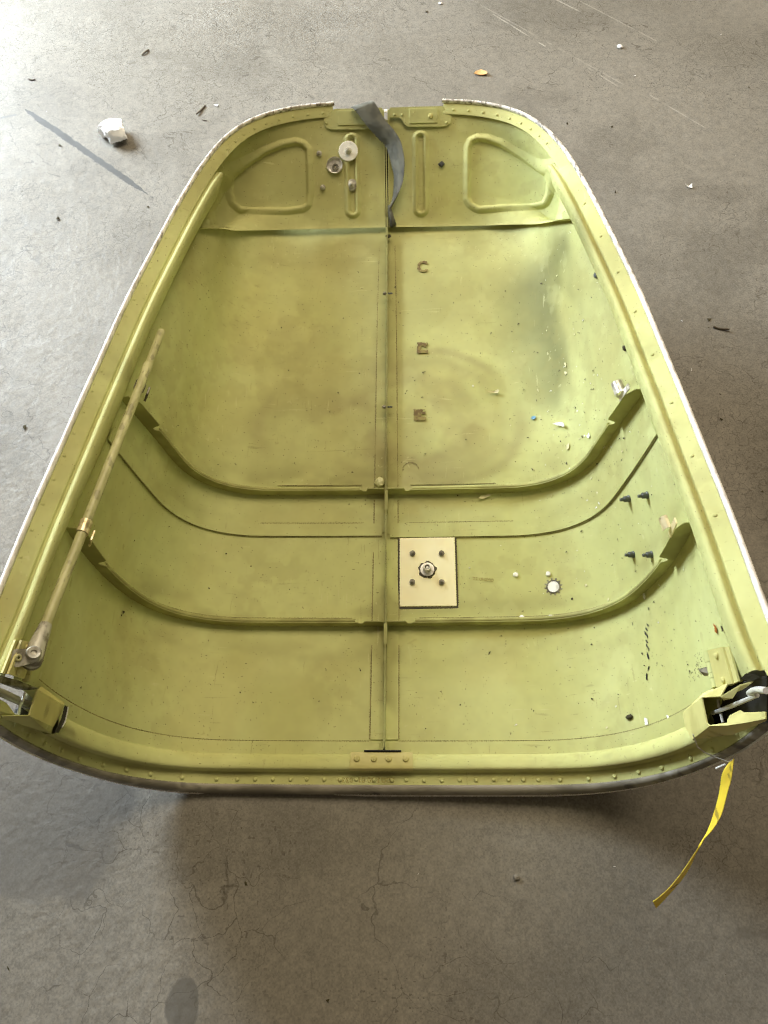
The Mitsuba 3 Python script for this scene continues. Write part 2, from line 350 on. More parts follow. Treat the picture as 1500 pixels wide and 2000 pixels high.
scene['m_yellow_strap'] = diffuse(proc(lambda p, n, uv: mix(mix((.86, .66, .06), (.74, .52, .05), fbm(p.x*20, p.y*20, p.z*20, 3)), (.28, .20, .04), .8*smoothstep(.60, .70, fbm(p.x*60, p.y*40, p.z*60, 3)))), .35, .4)
scene['m_foam'] = {'type': 'twosided', 'bsdf': {'type': 'bumpmap', 'arbitrary': proc(lambda p, n, uv: .0012*voronoi(p.x*260+p.z*140, p.y*260+p.z*120)[0], eps=1e-3), 'scale': 1.0,
    'bsdf': {'type': 'principled', 'base_color': {'type': 'rgb', 'value': [.93, .93, .94]}, 'roughness': .8, 'specular': .2}}}
scene['m_orange_card'] = diffuse((.66, .40, .18), .7, .2)
scene['m_twig'] = diffuse((.12, .10, .075), .8, .2)
scene['m_letter'] = diffuse(proc(lambda p, n, uv: mix((.16, .115, .055), (.27, .22, .085), smoothstep(.42, .6, fbm(p.x*120, p.y*120, 0, 3)))), .8, .1)
scene['m_scratch'] = diffuse((.46, .44, .41), .6, .2)
scene['m_grime'] = diffuse((.085, .08, .04), .8, .1)
scene['m_stamp'] = diffuse((.36, .30, .10), .7, .1)

def seg(x, y, ax, ay, bx, by):
    """(distance from the segment, 0..1 along it)"""
    L = (bx-ax)**2+(by-ay)**2; t = dr.clip(((x-ax)*(bx-ax)+(y-ay)*(by-ay))/L, 0, 1)
    return dr.sqrt(dr.square(x-ax-t*(bx-ax))+dr.square(y-ay-t*(by-ay))), t
def f_floor(p, n, uv):
    x, y = p.x, p.y
    big = fbm(x*1.3+7, y*1.3+2, 0, 4); mid = fbm(x*4.5, y*4.5+13, 0, 4); fine = fbm(x*70, y*70, 0, 3)
    c = mix((.200, .184, .156), (.168, .154, .129), smoothstep(.33, .67, big))
    c = mix(c, (.118, .107, .088), .42*smoothstep(.50, .68, mid))
    c = mix(c, (.205, .192, .168), .35*smoothstep(.56, .72, fbm(x*3.1+40, y*3.1+9, 0, 4)))
    # trowel patches with firm edges
    v = voronoi(x*1.15+.8*fbm(x*1.5, y*1.5, 0, 2)+5, y*1.15+.8*fbm(x*1.5+9, y*1.5, 0, 2)+3)
    c = c*(.96+.08*v[2])
    # hairline crazing
    wx, wy = .25*fbm(x*13, y*13, 3, 4), .25*fbm(x*13+5, y*13+8, 3, 4)
    for sc, w, k in ((5.2, .014, .50), (15., .032, .60), (37., .08, .42)):
        a = voronoi(x*sc+wx*sc*.45, y*sc+wy*sc*.45); line = smoothstep(w, w*.25, a[1]-a[0])
        c = mix(c, (.06, .052, .04), k*line*smoothstep(.40, .60, fbm(x*2.6+sc, y*2.6+3, 0, 3))*smoothstep(.15, .5, noise(x*19+sc, y*19)))
    # grain and specks
    c = c*(.62+.28*fine+.30*noise(x*330, y*330)+.18*noise(x*640+9, y*640))
    c = mix(c, (.07, .06, .05), .5*smoothstep(.84, .90, noise(x*210, y*210))*smoothstep(.6, .8, noise(x*9+3, y*9)))
    # a dark rubber streak at the upper left, oil spots, dull wipe marks
    d, t = seg(x, y, -1.16, 2.415, -.67, 1.975); w = .011*smoothstep(0, .2, t)*smoothstep(1, .82, t)+.001
    c = mix(c, (.048, .048, .046), .9*smoothstep(w, w*.7, d+.006*(fbm(x*60, y*60, 0, 2)-.5)))
    d, t = seg(x, y, -1.32, 2.30, -1.155, 2.36); c = mix(c, (.10, .10, .10), .6*smoothstep(.006, .003, d))
    d, t = seg(x, y, .62, .08, .98, .03); c = mix(c, (.10, .09, .075), .45*smoothstep(.014, .004, d+.012*(fbm(x*40, y*40, 0, 2)-.4)))
    e = dr.sqrt(dr.square((x+.337)/.030)+dr.square((y+.030)/.045))+.25*(fbm(x*40, y*40, 0, 3)-.5)
    c = mix(c, (.095, .09, .08), .72*smoothstep(1.0, .86, e))
    e = dr.sqrt(dr.square((x+.63)/.17)+dr.square((y-.33)/.22))+.7*(fbm(x*12, y*12, 0, 3)-.5)
    c = mix(c, (.105, .10, .093), .55*smoothstep(1.0, .82, e))
    # light scratches at the upper right
    for ax, ay, bx, by, k in ((.38, 2.92, .54, 2.73, .8), (.30, 3.02, .78, 2.51, .35), (.60, 3.1, .92, 2.76, .45), (.66, 2.62, .76, 2.50, .5), (.85, 2.46, .99, 2.30, .5), (.60, 3.02, .70, 2.92, .7)):
        d, t = seg(x, y, ax, ay, bx, by); c = mix(c, (.52, .50, .46), k*.55*smoothstep(.0045, .0005, d)*smoothstep(.1, .6, noise(x*26, y*26)))
    return c
def f_floor_rough(p, n, uv): return .47+.14*fbm(p.x*3+9, p.y*3, 0, 4)+.12*fbm(p.x*40, p.y*40, 0, 2)
scene['m_floor'] = {'type': 'twosided', 'bsdf': {'type': 'bumpmap', 'arbitrary': proc(lambda p, n, uv: .0012*fbm(p.x*90, p.y*90, 0, 3), eps=1.5e-3), 'scale': 1.0,
    'bsdf': {'type': 'principled', 'base_color': proc(f_floor), 'roughness': proc(f_floor_rough), 'specular': .32}}}

# ------------------------------------------------------------------ the floor
add('floor', (np.array([[-9, -6, 0], [9, -6, 0], [9, 12, 0], [-9, 12, 0.]]), np.array([[0, 1, 2], [0, 2, 3]])), 'm_floor', False, world=True, kind='structure')

# ------------------------------------------------------------------ the cowling: skin
C = 'aircraft_cowling'
tag(C, 'open trough-shaped aircraft cowling in yellow-green primer, lying hollow side up on the concrete floor', 'aircraft cowling')
def hole(s, Y): return ((s > .85) & (Y > .338) & (Y < .392)) | ((s < -.92) & (Y > .345) & (Y < .385))      # the latch openings
s = np.linspace(-1.03, 1.03, 331); Y = np.r_[np.linspace(.32, .402, 24), np.linspace(.41, 1.66, 180)]
S, YY = np.meshgrid(s, Y); Sc, Yc = .5*(S[1:, 1:]+S[:-1, :-1]), .5*(YY[1:, 1:]+YY[:-1, :-1])
keep = ~hole(Sc, Yc) & (Yc < seam_Y(Sc)+.014+.03*smooth01(.925, .955, np.abs(Sc)))
# shallow hand-beaten waviness of the sheet
wave = .0022*(meshkit.fbm(np.stack([S*2.4, YY*5, S*0], -1), 3, 3)-.5)
add(C+'__skin', sheet(shell(S, YY, wave), normal(S, YY), .0016, keep), 'm_primer', 35)
Yo = np.r_[np.linspace(.31, .402, 12), np.linspace(.41, 1.72, 90)]; So, YO = np.meshgrid(np.linspace(-1.22, 1.22, 161), Yo)
keepo = ~((.5*(So[1:, 1:]+So[:-1, :-1]) < -.93) & (.5*(YO[1:, 1:]+YO[:-1, :-1]) < .385) & (.5*(YO[1:, 1:]+YO[:-1, :-1]) > .335))
_q = .5*(So[1:, 1:]+So[:-1, :-1]); keepo &= .5*(YO[1:, 1:]+YO[:-1, :-1]) < seam_Y(np.clip(_q, -1, 1))-.006
oP = shell(So, YO, np.full(So.shape, -.004)); oP[..., 2] = np.minimum(oP[..., 2], rimz(YO)-.006)
zt = rimz(YO)-.07; k = np.clip((oP[..., 2]-zt)/.064, 0, 1)
rx_ = PC(RIM[:, 0], RIM[:, 1])
oP[..., 0] = np.where(np.abs(So) > .95, oP[..., 0]*(1-k)+np.sign(So)*(rx_(YO)+.001)*k, oP[..., 0])
add(C+'__outer_skin', sheet(oP, normal(So, YO), .0015, keepo), 'm_outer_white', 35, label='white painted outside of the cowling')

# ------------------------------------------------------------------ the far end panel with its pressed beads
D_RIGHT = [[.210, .189], [.215, .201], [.227, .205], [.248, .202], [.281, .189], [.330, .155], [.370, .122], [.386, .108], [.391, .092], [.389, .065], [.382, .050], [.351, .048], [.290, .050], [.231, .050], [.215, .059], [.208, .071]]
D_LEFT = [[-.378, .116], [-.371, .128], [-.340, .156], [-.298, .184], [-.256, .201], [-.226, .207], [-.210, .203], [-.201, .193], [-.200, .150], [-.200, .089], [-.205, .068], [-.213, .062], [-.252, .056], [-.327, .055], [-.363, .057], [-.375, .068], [-.380, .088]]
def stadium(x, w, cx, w0, w1): return np.hypot(x-cx, w-np.clip(w, w0, w1))
def bead(d, r0, w, h):
    """A rounded ridge from r0 to r0+w of the distance d, steeper inside."""
    t = np.clip((d-r0)/w, 0, 1); return h*np.where((d > r0) & (d < r0+w), np.sin(np.pi*t**.8)**1.0, 0)
def panel_mesh(u0, u1, nu, nt):
    u, t = np.meshgrid(np.linspace(u0, u1, nu), np.linspace(0, 1, nt)); P = panel(u, t)
    x, w = P[..., 0], (P-PO) @ PW
    h = np.zeros_like(x)
    for sg in (1, -1):
        d = sdist(x, w, D_RIGHT if sg > 0 else D_LEFT); h = np.maximum(h, bead(d, -.001, .019, .0075))
        h = h-.002*smooth01(.0, -.006, d)
        d = stadium(x, w, sg*.0855, .048, .216); h = np.maximum(h, bead(d, .0060, .0145, .0065)); h = h-.0015*smooth01(.007, .005, d)
    h = h+.003*(meshkit.fbm(np.stack([x*6+9, w*6, x*0], -1), 3, 5)-.5)
    e1 = np.gradient(P, axis=1); e2 = np.gradient(P, axis=0); N = np.cross(e1, e2); N /= np.linalg.norm(N, axis=-1, keepdims=True)
    # the free edge along the seam is curled up and a little ragged
    curl = .006*np.exp(-t*26)*(.45+1.1*meshkit.fbm(np.stack([u*14, u*0, u*0], -1), 2, 8))
    return sheet(P+N*(h+curl)[..., None], N, .0016)
umid = float(np.interp(0, panel(np.linspace(0, 1, 2001), np.full(2001, .5))[:, 0], np.linspace(0, 1, 2001)))
gap = .0032
add(C+'__end_panel', panel_mesh(umid+gap, 1, 330, 250), 'm_primer', 40, label='right half of the far end panel with pressed window-shaped bead')
add(C+'__end_panel', panel_mesh(0, umid-gap, 330, 250), 'm_primer', 40, label='left half of the far end panel with white washer and fasteners')
# centre joint: two angle legs with a dark slot between
for x0, x1 in ((-.0075, -.0035), (-.0015, .0015), (.0045, .0075)):
    q = np.array([[x0, .012], [x1, .012], [x1, .262], [x0, .262]])
    v, f = prism(q, -.010, .006); add(C+'__joint_strip', (np.array([on_panel(*a) for a in v]), f), 'm_primer')
v, f = prism([[-.016, .006], [.016, .006], [.016, .265], [-.016, .265]], -.013, -.010); add(C+'__joint_backing', (np.array([on_panel(*a) for a in v]), f), 'm_dull_steel')
# joggled plates at the notch
plL = [[-.127, .289], [-.153, .266], [-.1515, .252], [-.146, .245], [-.136, .2415], [-.053, .240], [-.030, .246], [-.010, .262], [-.008, .289]]
plR = [[.010, .289], [.010, .266], [.033, .265], [.041, .259], [.047, .248], [.055, .2435], [.135, .2415], [.150, .243], [.160, .250], [.163, .264], [.140, .289]]
for nm, q in (('left', plL), ('right', plR)):
    v, f = prism(q, .0035, .0065); add(C+'__notch_plate', (np.array([on_panel(*a) for a in v]), f), 'm_primer')
    x0, x1 = (-.118, -.05) if nm == 'left' else (.058, .128)
    v, f = box((x0+x1)/2, .267, .0074, x1-x0, .034, .002, .0006); add(C+'__notch_pad', (np.array([on_panel(*a) for a in v]), f), 'm_primer')

# ------------------------------------------------------------------ rim: flange, edge strip, longerons
N0, N1 = rim_x(.139), rim_x(-.127)          # the notch in the far edge
near_r, near_l = rim_at(.30, 1), rim_at(.30, -1)
fl_prof = [(.002, .0030), (.006, .0050), (.014, .0100), (.0235, .0158), (.0245, .0175)]
for a, b, nm in ((rim_at(.345, 1), N0-.004, 'right'), (N1+.004, rim_at(.345, -1), 'left')):
    add(C+'__rim_flange', rim_sweep(np.linspace(a, b, 260), fl_prof, .0016), 'm_primer', 40)
def rim_strip(a, b, r=.0047):
    l = np.linspace(a, b, 320); Cc, I = rim(l), rim_in(l)
    ang = np.arange(10)*2*np.pi/10; nz = meshkit.fbm(np.stack([l*30, l*0, l*0], -1), 3, 4)
    rr = r*(.93+.14*nz)
    V = Cc[:, None]+(rr[:, None]*np.cos(ang))[..., None]*I[:, None]+(rr[:, None]*np.sin(ang)*1.1)[..., None]*np.array([0, 0, 1.])+I[:, None]*-.002
    F = grid_faces(len(l), 10, True); c0 = V[0].mean(0), V[-1].mean(0); n = len(l)*10; j = np.arange(10)
    return np.vstack([V.reshape(-1, 3), c0]), np.vstack([F, np.stack([(j+1) % 10, j, j*0+n], 1), np.stack([n-10+j, n-10+(j+1) % 10, j*0+n+1], 1)])
add(C+'__rim_edge', rim_strip(rim_at(.325, 1), N0), 'm_worn_edge', 60, label='worn white rim edge on the right')
add(C+'__rim_edge', rim_strip(N1, rim_at(.325, -1)), 'm_worn_edge', 60, label='worn white rim edge on the left')
l = np.linspace(N0-.01, N1+.01, 60); add(C+'__notch_edge', rim_sweep(l, [(-.001, .0215), (.003, .0175), (.007, .0175), (.012, .020)], .002), 'm_worn_edge', 40)
lg = np.array([(.0225, .0160), (.0250, .0212), (.0285, .0218), (.0325, .0165), (.0365, .0135), (.0410, .0140), (.0450, .0190), (.0470, .0300), (.0455, .0480), (.0400, .0620), (.0360, .0690), (.0345, .0760)])
for side in (1, -1):
    Ya = np.r_[np.linspace(.372, 1.56, 150), np.linspace(1.565, 1.63, 14)]
    lp = np.array([rim_at(a, side) for a in Ya])
    wallD = np.abs(_rx(lp)*side)-topx(_ry(lp))                 # distance rim to wall top
    pr = np.repeat(lg[None], len(lp), 0).copy()
    q = np.linspace(0, 1, len(lg))**1.5
    shift = (np.clip(wallD, .012, .05)-.0335)[:, None]*np.where(np.arange(len(lg)) > 6, (np.arange(len(lg))-6)/5., 0)
    pr[..., 0] += shift
    if side < 0: pr[:, 5:, 1] = pr[:, 5:6, 1]+(pr[:, 5:, 1]-pr[:, 5:6, 1])*(1-.38*smooth01(.85, .42, Ya))[:, None]; pr[:, 5:, 0] -= .006*smooth01(.85, .42, Ya)[:, None]*np.linspace(0, 1, len(lg)-5)
    tip = smooth01(1.635, 1.57, Ya)[:, None]
    flat = np.stack([lg[:, 0]*.6+.012, lg[:, 1]*.3+.016], -1)[None]
    pr = pr*tip[..., None]+flat*(1-tip[..., None])
    if side < 0: lp, pr = lp[::-1], pr[::-1]
    add(C+'__longeron', rim_sweep(lp, pr, .0016), 'm_primer', 40)

# ------------------------------------------------------------------ keel
def strip_solid(xs, Ys, zlo, zhi, lean=.034):
    """Upright web between x0(Y)..x1(Y), from zlo(Y) to zhi(Y)."""
    Ys = np.asarray(Ys); n = len(Ys); x0, x1 = xs
    V = np.stack([np.stack([np.broadcast_to(a, (n,))+lean*(z-zlo), Ys, z], -1) for a, z in ((x0, zlo), (x1, zlo), (x1, zhi), (x0, zhi))], 1)
    F = grid_faces(n, 4, True)
    F = np.vstack([F, [[0, 1, 2], [0, 2, 3]], [[4*n-4, 4*n-2, 4*n-3], [4*n-4, 4*n-1, 4*n-2]]])
    return V.reshape(-1, 3), F
Yk = np.r_[np.linspace(.3805, .40, 14), np.linspace(.405, 1.668, 106)]; zk = section(0., Yk)[..., 2]; hk = np.full(120, .024)
flare = .0055*np.exp(-(Yk-.3805)/.0035)
jit = .0006*(meshkit.fbm(np.stack([Yk*12, Yk*0, Yk*0], -1), 2)-.5)
add(C+'__keel_web', strip_solid((-.0016+jit-flare, -.0003+jit-flare), Yk, zk, zk+hk), 'm_primer', False)
add(C+'__keel_web', strip_solid((.0003+jit+flare, .0016+jit+flare), Yk, zk, zk+hk-.001), 'm_primer', False)
for sg in (1, -1):
    for a, b in ((.408, .632), (.650, .806), (.846 if sg > 0 else .85, .928), (.946, 1.655)):
        sA = np.linspace(.004, .047, 8)*sg; add(C+'__keel_flange', patch(np.sort(sA), np.linspace(a, b, 40), .0016, .0014), 'm_primer')
for Yf in (.937, .641):        # little doubled clips where keel and frames cross
    y = np.linspace(Yf-.045, Yf-.004, 8); z = section(0., y)[..., 2]+.024
    add(C+'__keel_clip', strip_solid((-.0034, .0034), y, z-.03, z+np.linspace(-.004, .003, 8)), 'm_primer', False)

# ------------------------------------------------------------------ frames (ribs)
def rib(Y0, h=.0215, tall=.030, notch=.885):
    keys = []
    for sg in (1, -1):
        a = np.linspace(.006, 1.0, 150); ss = a*sg
        P, Nn = section(ss, np.full(a.shape, Y0)), normal(ss, np.full(a.shape, Y0)); Nn[:, 1] = 0; Nn /= np.linalg.norm(Nn, axis=1, keepdims=True)
        hh = np.where(a > notch+.006, tall, h)
        hh = np.where(np.abs(a-notch) < .008, h-.009, hh)                              # scalloped notch
        hh = np.where(a > .975, tall*(1-.40*(a-.975)/.025), hh)                         # cut-off corner
        hh = np.where(a < .075, h+.006, hh); hh = np.where(np.abs(a-.085) < .010, h-.005, hh)   # clipped end plates by the keel
        P0, P1 = P, P+Nn*hh[:, None]
        th = np.array([0, .0016, 0])
        V = np.stack([P0, P1, P1+th, P0+th], 1).reshape(-1, 3)
        F = grid_faces(len(a), 4, True); n = len(a)
        F = np.vstack([F, [[0, 1, 2], [0, 2, 3]], [[4*n-4, 4*n-2, 4*n-3], [4*n-4, 4*n-1, 4*n-2]]])
        k = add(C+'__frame_web', (V, F), 'm_frame_shaded', 25)
        # rolled top flange leaning to the far side, and the foot on the skin
        m = (a > .105) & (a < notch-.012)
        q, NN = P[m], Nn[m]; c = []
        for ang in np.linspace(0, np.pi*.85, 9):
            c.append(q+NN*(h-.006+.006*math.sin(min(ang, np.pi/2))+(-.003*max(0, ang-np.pi/2)))[..., None]*1.0 if False else q+NN*(h-.0045+.0045*math.sin(ang))+np.array([0, .0016+.0045*(1-math.cos(ang)), 0]))
        c.append(c[-1]+np.array([0, .0015, 0])-NN*.004)
        c = np.stack(c, 0)
        e1, e2 = np.gradient(c, axis=1), np.gradient(c, axis=0); nn = np.cross(e1, e2)*(1 if sg < 0 else -1); nn /= np.linalg.norm(nn, axis=-1, keepdims=True)
        nn *= np.sign((nn*NN[None]).sum(-1).mean()) if True else 1
        add(C+'__frame_cap', sheet(c, nn, .0014), 'm_frame_shaded', 50)
        yy = np.array([Y0+.002, Y0+.020]); sA = np.sort(np.linspace(.05, .975, 90)*sg)
        add(C+'__frame_foot', patch(sA, yy, .0016, .0014), 'm_primer')
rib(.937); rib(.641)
# splice straps across the skin
for sg in (1, -1):
    sA = np.sort(np.linspace(.016, .99, 110)*sg)
    add(C+'__splice_strap', patch(sA, np.linspace(.838 if sg > 0 else .842, .870, 6), .0036, .0018), 'm_primer')
    add(C+'__splice_strap', patch(sA, np.linspace(.404, .378, 6)[::-1], .0030, .0016), 'm_primer')
# dark grimed joint lines along the edges of the doublers
def joint(sa, sb, Ya, Yb, n=60, w=.0024):
    if abs(sb-sa) < 1e-6:
        y = np.linspace(Ya, Yb, n); k = w/.58; S, Yg = np.meshgrid([sa-k/2, sa+k/2], y)
    else:
        a = np.linspace(min(sa, sb), max(sa, sb), n); S, Yg = np.meshgrid(a, [Ya-w/2, Ya+w/2])
    P = shell(S, Yg, np.full(S.shape, .0026)); add(C+'__joint_line', sheet(P, normal(S, Yg), .0012), 'm_joint')
for sg in (1, -1):
    for a, b in ((.410, .600), (.650, .805), (.85, .925), (.955, 1.60)): joint(.0478*sg, .0478*sg, a, b)
    joint(.09*sg, .50*sg, .8715, 0, 80, .0018)
    joint(.05*sg, .93*sg, .4052, 0, 80, .0016); joint(.12*sg, .70*sg, .6370+.022, 0, 60, .0018); joint(.10*sg, .45*sg, .9600, 0, 60, .0018)
joint(.016, .985, .8368, 0, 120, .0020); joint(-.985, -.016, .8408, 0, 120, .0014)
# ------------------------------------------------------------------ near end: frame, rivet ledge, grey lip
sL = np.linspace(-1.20, 1.20, 361)
def lipS(a): return np.where(np.abs(a) > 1, np.sign(a)*(1+(np.abs(a)-1)*.33), a)
sL = lipS(sL)
def lip_sweep(prof, th, keep=None, ss=sL):
    prof = np.asarray(prof); S, Yg = np.meshgrid(ss, prof[:, 0]); O = np.repeat(prof[:, 1:], len(ss), 1)
    slim = 1-.30*smooth01(.55, .85, np.abs(S)); P = shell(S, .3305+(Yg-.3305)*np.where(Yg < .322, slim*.75+.25, 1), np.where(O < 0, O*slim, O)); e1, e2 = np.gradient(P, axis=1), np.gradient(P, axis=0); N = np.cross(e1, e2); N /= np.linalg.norm(N, axis=-1, keepdims=True)
    N *= np.sign((N[:, len(ss)//2] @ np.array([0, 0, 1.])).mean())
    k = None
    if keep: k = keep(.5*(S[1:, 1:]+S[:-1, :-1]), .5*(Yg[1:, 1:]+Yg[:-1, :-1]))
    return sheet(P, N, th, k)
cut = lambda S, Yg: ~(((S > .862) | (S < -.850)) & (Yg > .343))
add(C+'__end_frame', lip_sweep([(.3795, .0042), (.378, .006), (.374, .011), (.368, .0165), (.360, .0205), (.353, .0220), (.3485, .0212), (.3462, .0185), (.3452, .012), (.3445, .0065), (.342, .0040)], .0016, cut), 'm_primer', 45)
add(C+'__rivet_ledge', lip_sweep([(.3440, .0062), (.341, .0060), (.3235, .0052), (.3215, .0042)], .0016), 'm_primer', 40)
angs = np.linspace(-.35, np.pi*1.05, 12)
lipp = [(.3190-.0115*math.sin(b), -.0070+.0125*math.cos(b)) for b in angs]
add(C+'__lip_seal', lip_sweep(lipp, .0015), 'm_grey_lip', 50, label='grey rounded seal along the near lip')
add(C+'__lip_trim', lip_sweep([(.3125, -.0155), (.3085, -.0165), (.3070, -.0180), (.3085, -.0200)], .001), 'm_worn_edge', 40)

# ------------------------------------------------------------------ rivets
R_DOME = lathe([(.0001, .0034), (.0023, .0031), (.0036, .0020), (.0040, .0006), (.0040, -.001)], 12)
for q in np.r_[-1.02, -.975, -.935, -.89, -.845, -.80, -.755, -.71, -.665, -.62, -.565, -.51, -.455, -.40, -.345, -.29, -.24, -.185, -.135, -.085, -.03, .025, .07, .125, .18, .235, .285, .34, .385, .43, .475, .52, .565, .61, .655, .70, .76, .82, .90, .955]:
    put(C+'__rivet', 'dome', R_DOME, 'm_primer', frame(float(lipS(np.array(q))), .3315+.001*rng.uniform(-1, 1), .0058))
def rim_rivet(l, d=.0155, h=.0080):
    Cc, I = rim(np.array(l)), rim_in(np.array(l)); M = np.eye(4)
    z = np.array([0, 0, 1.])+I*.4; z /= np.linalg.norm(z); x = np.cross([0, 0, 1.], I); y = np.cross(z, x); x /= np.linalg.norm(x)
    M[:3, 0], M[:3, 1], M[:3, 2], M[:3, 3] = x, y, z, Cc+I*d+np.array([0, 0, -(.0022+.56*d)]); return M
R_SMALL = lathe([(.0001, .0022), (.0020, .0019), (.0031, .0010), (.0034, 0), (.0034, -.001)], 10)
for l in np.r_[np.linspace(N0-.03, N0-.34, 9), np.linspace(N1+.03, N1+.34, 9)]:
    put(C+'__rim_rivet', 'small', R_SMALL, 'm_primer', rim_rivet(l))
for y in np.linspace(.55, 1.45, 19):
    put(C+'__rim_rivet', 'small', R_SMALL, 'm_primer', rim_rivet(rim_at(y, -1), .0062, .0045))
for y in np.linspace(.62, 1.45, 8):
    put(C+'__rim_rivet', 'small', R_SMALL, 'm_primer', rim_rivet(rim_at(y, 1)))
for x, w in ((-.147, .256), (-.02, .258), (.022, .272), (.041, .251+.02), (.07, .275), (.15, .250)):
    put(C+'__plate_rivet', 'small', R_SMALL, 'm_primer', panel_frame(x, w, .0065))

# bracket plate over the keel end
def on_lip(s0, s1, Y0, Y1, o0, o1, n=14): return
Sx, Yx = np.meshgrid(np.linspace(-.106, .092, 12), np.array([.3785, .374, .366, .356, .3495, .3465, .3448]))
ox = np.array([.0235, .0245, .0250, .0252, .0246, .0225, .0170])[:, None]*np.ones((1, 12))
P = shell(Sx, Yx, ox); e1, e2 = np.gradient(P, axis=1), np.gradient(P, axis=0); Nb = np.cross(e1, e2); Nb /= np.linalg.norm(Nb, axis=-1, keepdims=True); Nb *= np.sign(Nb[..., 2].mean())
B = C+'__bracket_plate'
add(B, sheet(P, Nb, .0018), 'm_yellow_primer', 45, label='plate with four fasteners at the near end of the keel')
BOLT = lathe([(.0001, .0045), (.0022, .0045), (.0026, .0036), (.0046, .0036), (.0058, .0018), (.0060, 0), (.0060, -.001)], 16)
for q in (-.085, -.031, .016, .070): put(B+'__bolt', 'bolt', BOLT, 'm_yellow_primer', frame(q, .3655, .0250))
v, f = patch(np.linspace(-.063, .056, 14), np.array([.3795, .3815]), .026, .024); add(C+'__keel_foot_slot', (v, f), 'm_black')

# ------------------------------------------------------------------ aerial plate with connector
def decal(poly, s0, Y0, off, th=.0004, dense=.008):
    """A flat shape (metres, x across, y to the far end) laid on the skin around (s0, Y0)."""
    from shapely.geometry import Polygon
    m = trimesh.creation.extrude_polygon(Polygon(poly).buffer(0), th, engine='earcut')
    m = m.subdivide_to_size(dense*3) if dense else m
    M = frame(s0, Y0, off); return np.array(m.vertices) @ M[:3, :3].T+M[:3, 3], np.array(m.faces)
A = C+'__antenna_plate'
x0, x1, ya, yb = .0255, .1520, .679, .8385
def flat_plate(x0, x1, y0, y1, z, th):      # lies flat in the skin's local plane there
    M = frame(.16, .76, 0.); c = M[:3, 3]
    v, f = box(0, 0, 0, x1-x0, y1-y0, th, min(.001, th*.4)); v = v+[(x0+x1)/2-c[0], (y0+y1)/2-c[1], z]
    return v @ M[:3, :3].T+c, f
gk = add(A+'__gasket', flat_plate(x0, x1, ya, yb, .0022, .003), 'm_sealant', label='dark sealant bead round the cream plate')
add(A, flat_plate(x0+.004, x1-.004, ya+.005, yb-.0015, .0040, .0034), 'm_cream', label='cream rectangular plate with a coaxial connector and four screws')
MA = frame(.16, .76, 0.)
def on_plate(x, y, z):
    M = MA.copy(); c = MA[:3, 3]; M[:3, 3] = c+MA[:3, :3] @ np.array([x-c[0], y-c[1], z]); return M
SCREW = lathe([(.0001, .0085), (.0024, .0085), (.0030, .0078), (.0030, .0050), (.0058, .0046), (.0060, .0005), (.0060, -.001)], 14)
for x, y in ((.057, .801), (.119, .800), (.056, .737), (.118, .736)):
    k = put(A+'__screw', 'screw', SCREW, 'm_dull_steel', on_plate(x, y, .0056))
put(A+'__connector', 'conn', lathe([(.0048, .006), (.0048, .019), (.0056, .0205), (.0068, .0205), (.0074, .0195), (.0074, .011), (.0085, .010), (.0085, .005), (.0098, .0046), (.0148, .0044), (.0150, .0036), (.0150, -.001)], 28), 'm_steel', on_plate(.088, .764, .0056), label='metal coaxial connector')
put(A+'__connector__core', 'core', lathe([(.0006, .0165), (.0008, .0180), (.0026, .0180), (.0029, .0165), (.0029, .006)], 16), 'm_white_plastic', on_plate(.088, .764, .0056))
put(A+'__connector__bore', 'bore', lathe([(.0001, .007), (.0044, .007)], 16), 'm_black', on_plate(.088, .764, .0056))
th = np.linspace(0, 2*np.pi, 40, endpoint=False); rr = .0188+.0012*np.sin(th*5+1)+.001*np.sin(th*9)
ring = np.array([[.0135*np.cos(a), .0135*np.sin(a), .0002] for a in th]+[[r*np.cos(a), r*np.sin(a), .0002] for a, r in zip(th, rr)]+[[.0140*np.cos(a), .0140*np.sin(a), .0022] for a in th]+[[(r-.001)*np.cos(a), (r-.001)*np.sin(a), .0016] for a, r in zip(th, rr)])
i = np.arange(40); j = (i+1) % 40
rf = np.vstack([np.stack([80+i, 120+i, 120+j], 1), np.stack([80+i, 120+j, 80+j], 1), np.stack([40+i, 40+j, 120+j], 1), np.stack([40+i, 120+j, 120+i], 1), np.stack([i, 80+j, j], 1), np.stack([i, 80+i, 80+j], 1)])
put(A+'__connector__sealant', 'seal', (ring, rf), 'm_sealant', on_plate(.088, .764, .0056))

# ------------------------------------------------------------------ fasteners through the skin
PLUG = lathe([(.0001, .0030), (.0040, .0029), (.0052, .0018), (.0055, 0), (.0055, -.001)], 16)
for q, y in ((.480, .7515), (.548, .749), (.484, .657), (.5405, .655)):
    put(C+'__plug', 'plug', PLUG, 'm_white_plastic', frame(q, y, .0016), label=None)
MS = frame(.553, .7205, 0.)
put(C+'__vent_disc', 'disc', lathe([(.0001, .0016), (.0118, .0016), (.0122, .0004), (.0122, -.001)], 24), 'm_white_plastic', MS, label='white disc in a hole ringed by bent metal tabs')
for kk in range(12):
    a = kk*2*np.pi/12+.1; v, f = box(.0152, 0, .0012, .0075, .0032, .0012, .0004)
    R = np.eye(4); R[:2, :2] = [[math.cos(a), -math.sin(a)], [math.sin(a), math.cos(a)]]
    put(C+'__vent_disc__tab', 'tab', (v, f), 'm_dull_steel', MS @ R)
put(C+'__vent_disc__ring', 'vring', lathe([(.0118, .0005), (.0120, .0026), (.0140, .0026), (.0150, .0004)], 24), 'm_dull_steel', MS)
STUD = lathe([(.0001, .0180), (.0025, .0180), (.0032, .0170), (.0032, .0108), (.0036, .0104), (.0055, .0100), (.0058, .0082), (.0058, .0028), (.0066, .0020), (.0070, 0), (.0070, -.001)], 14)
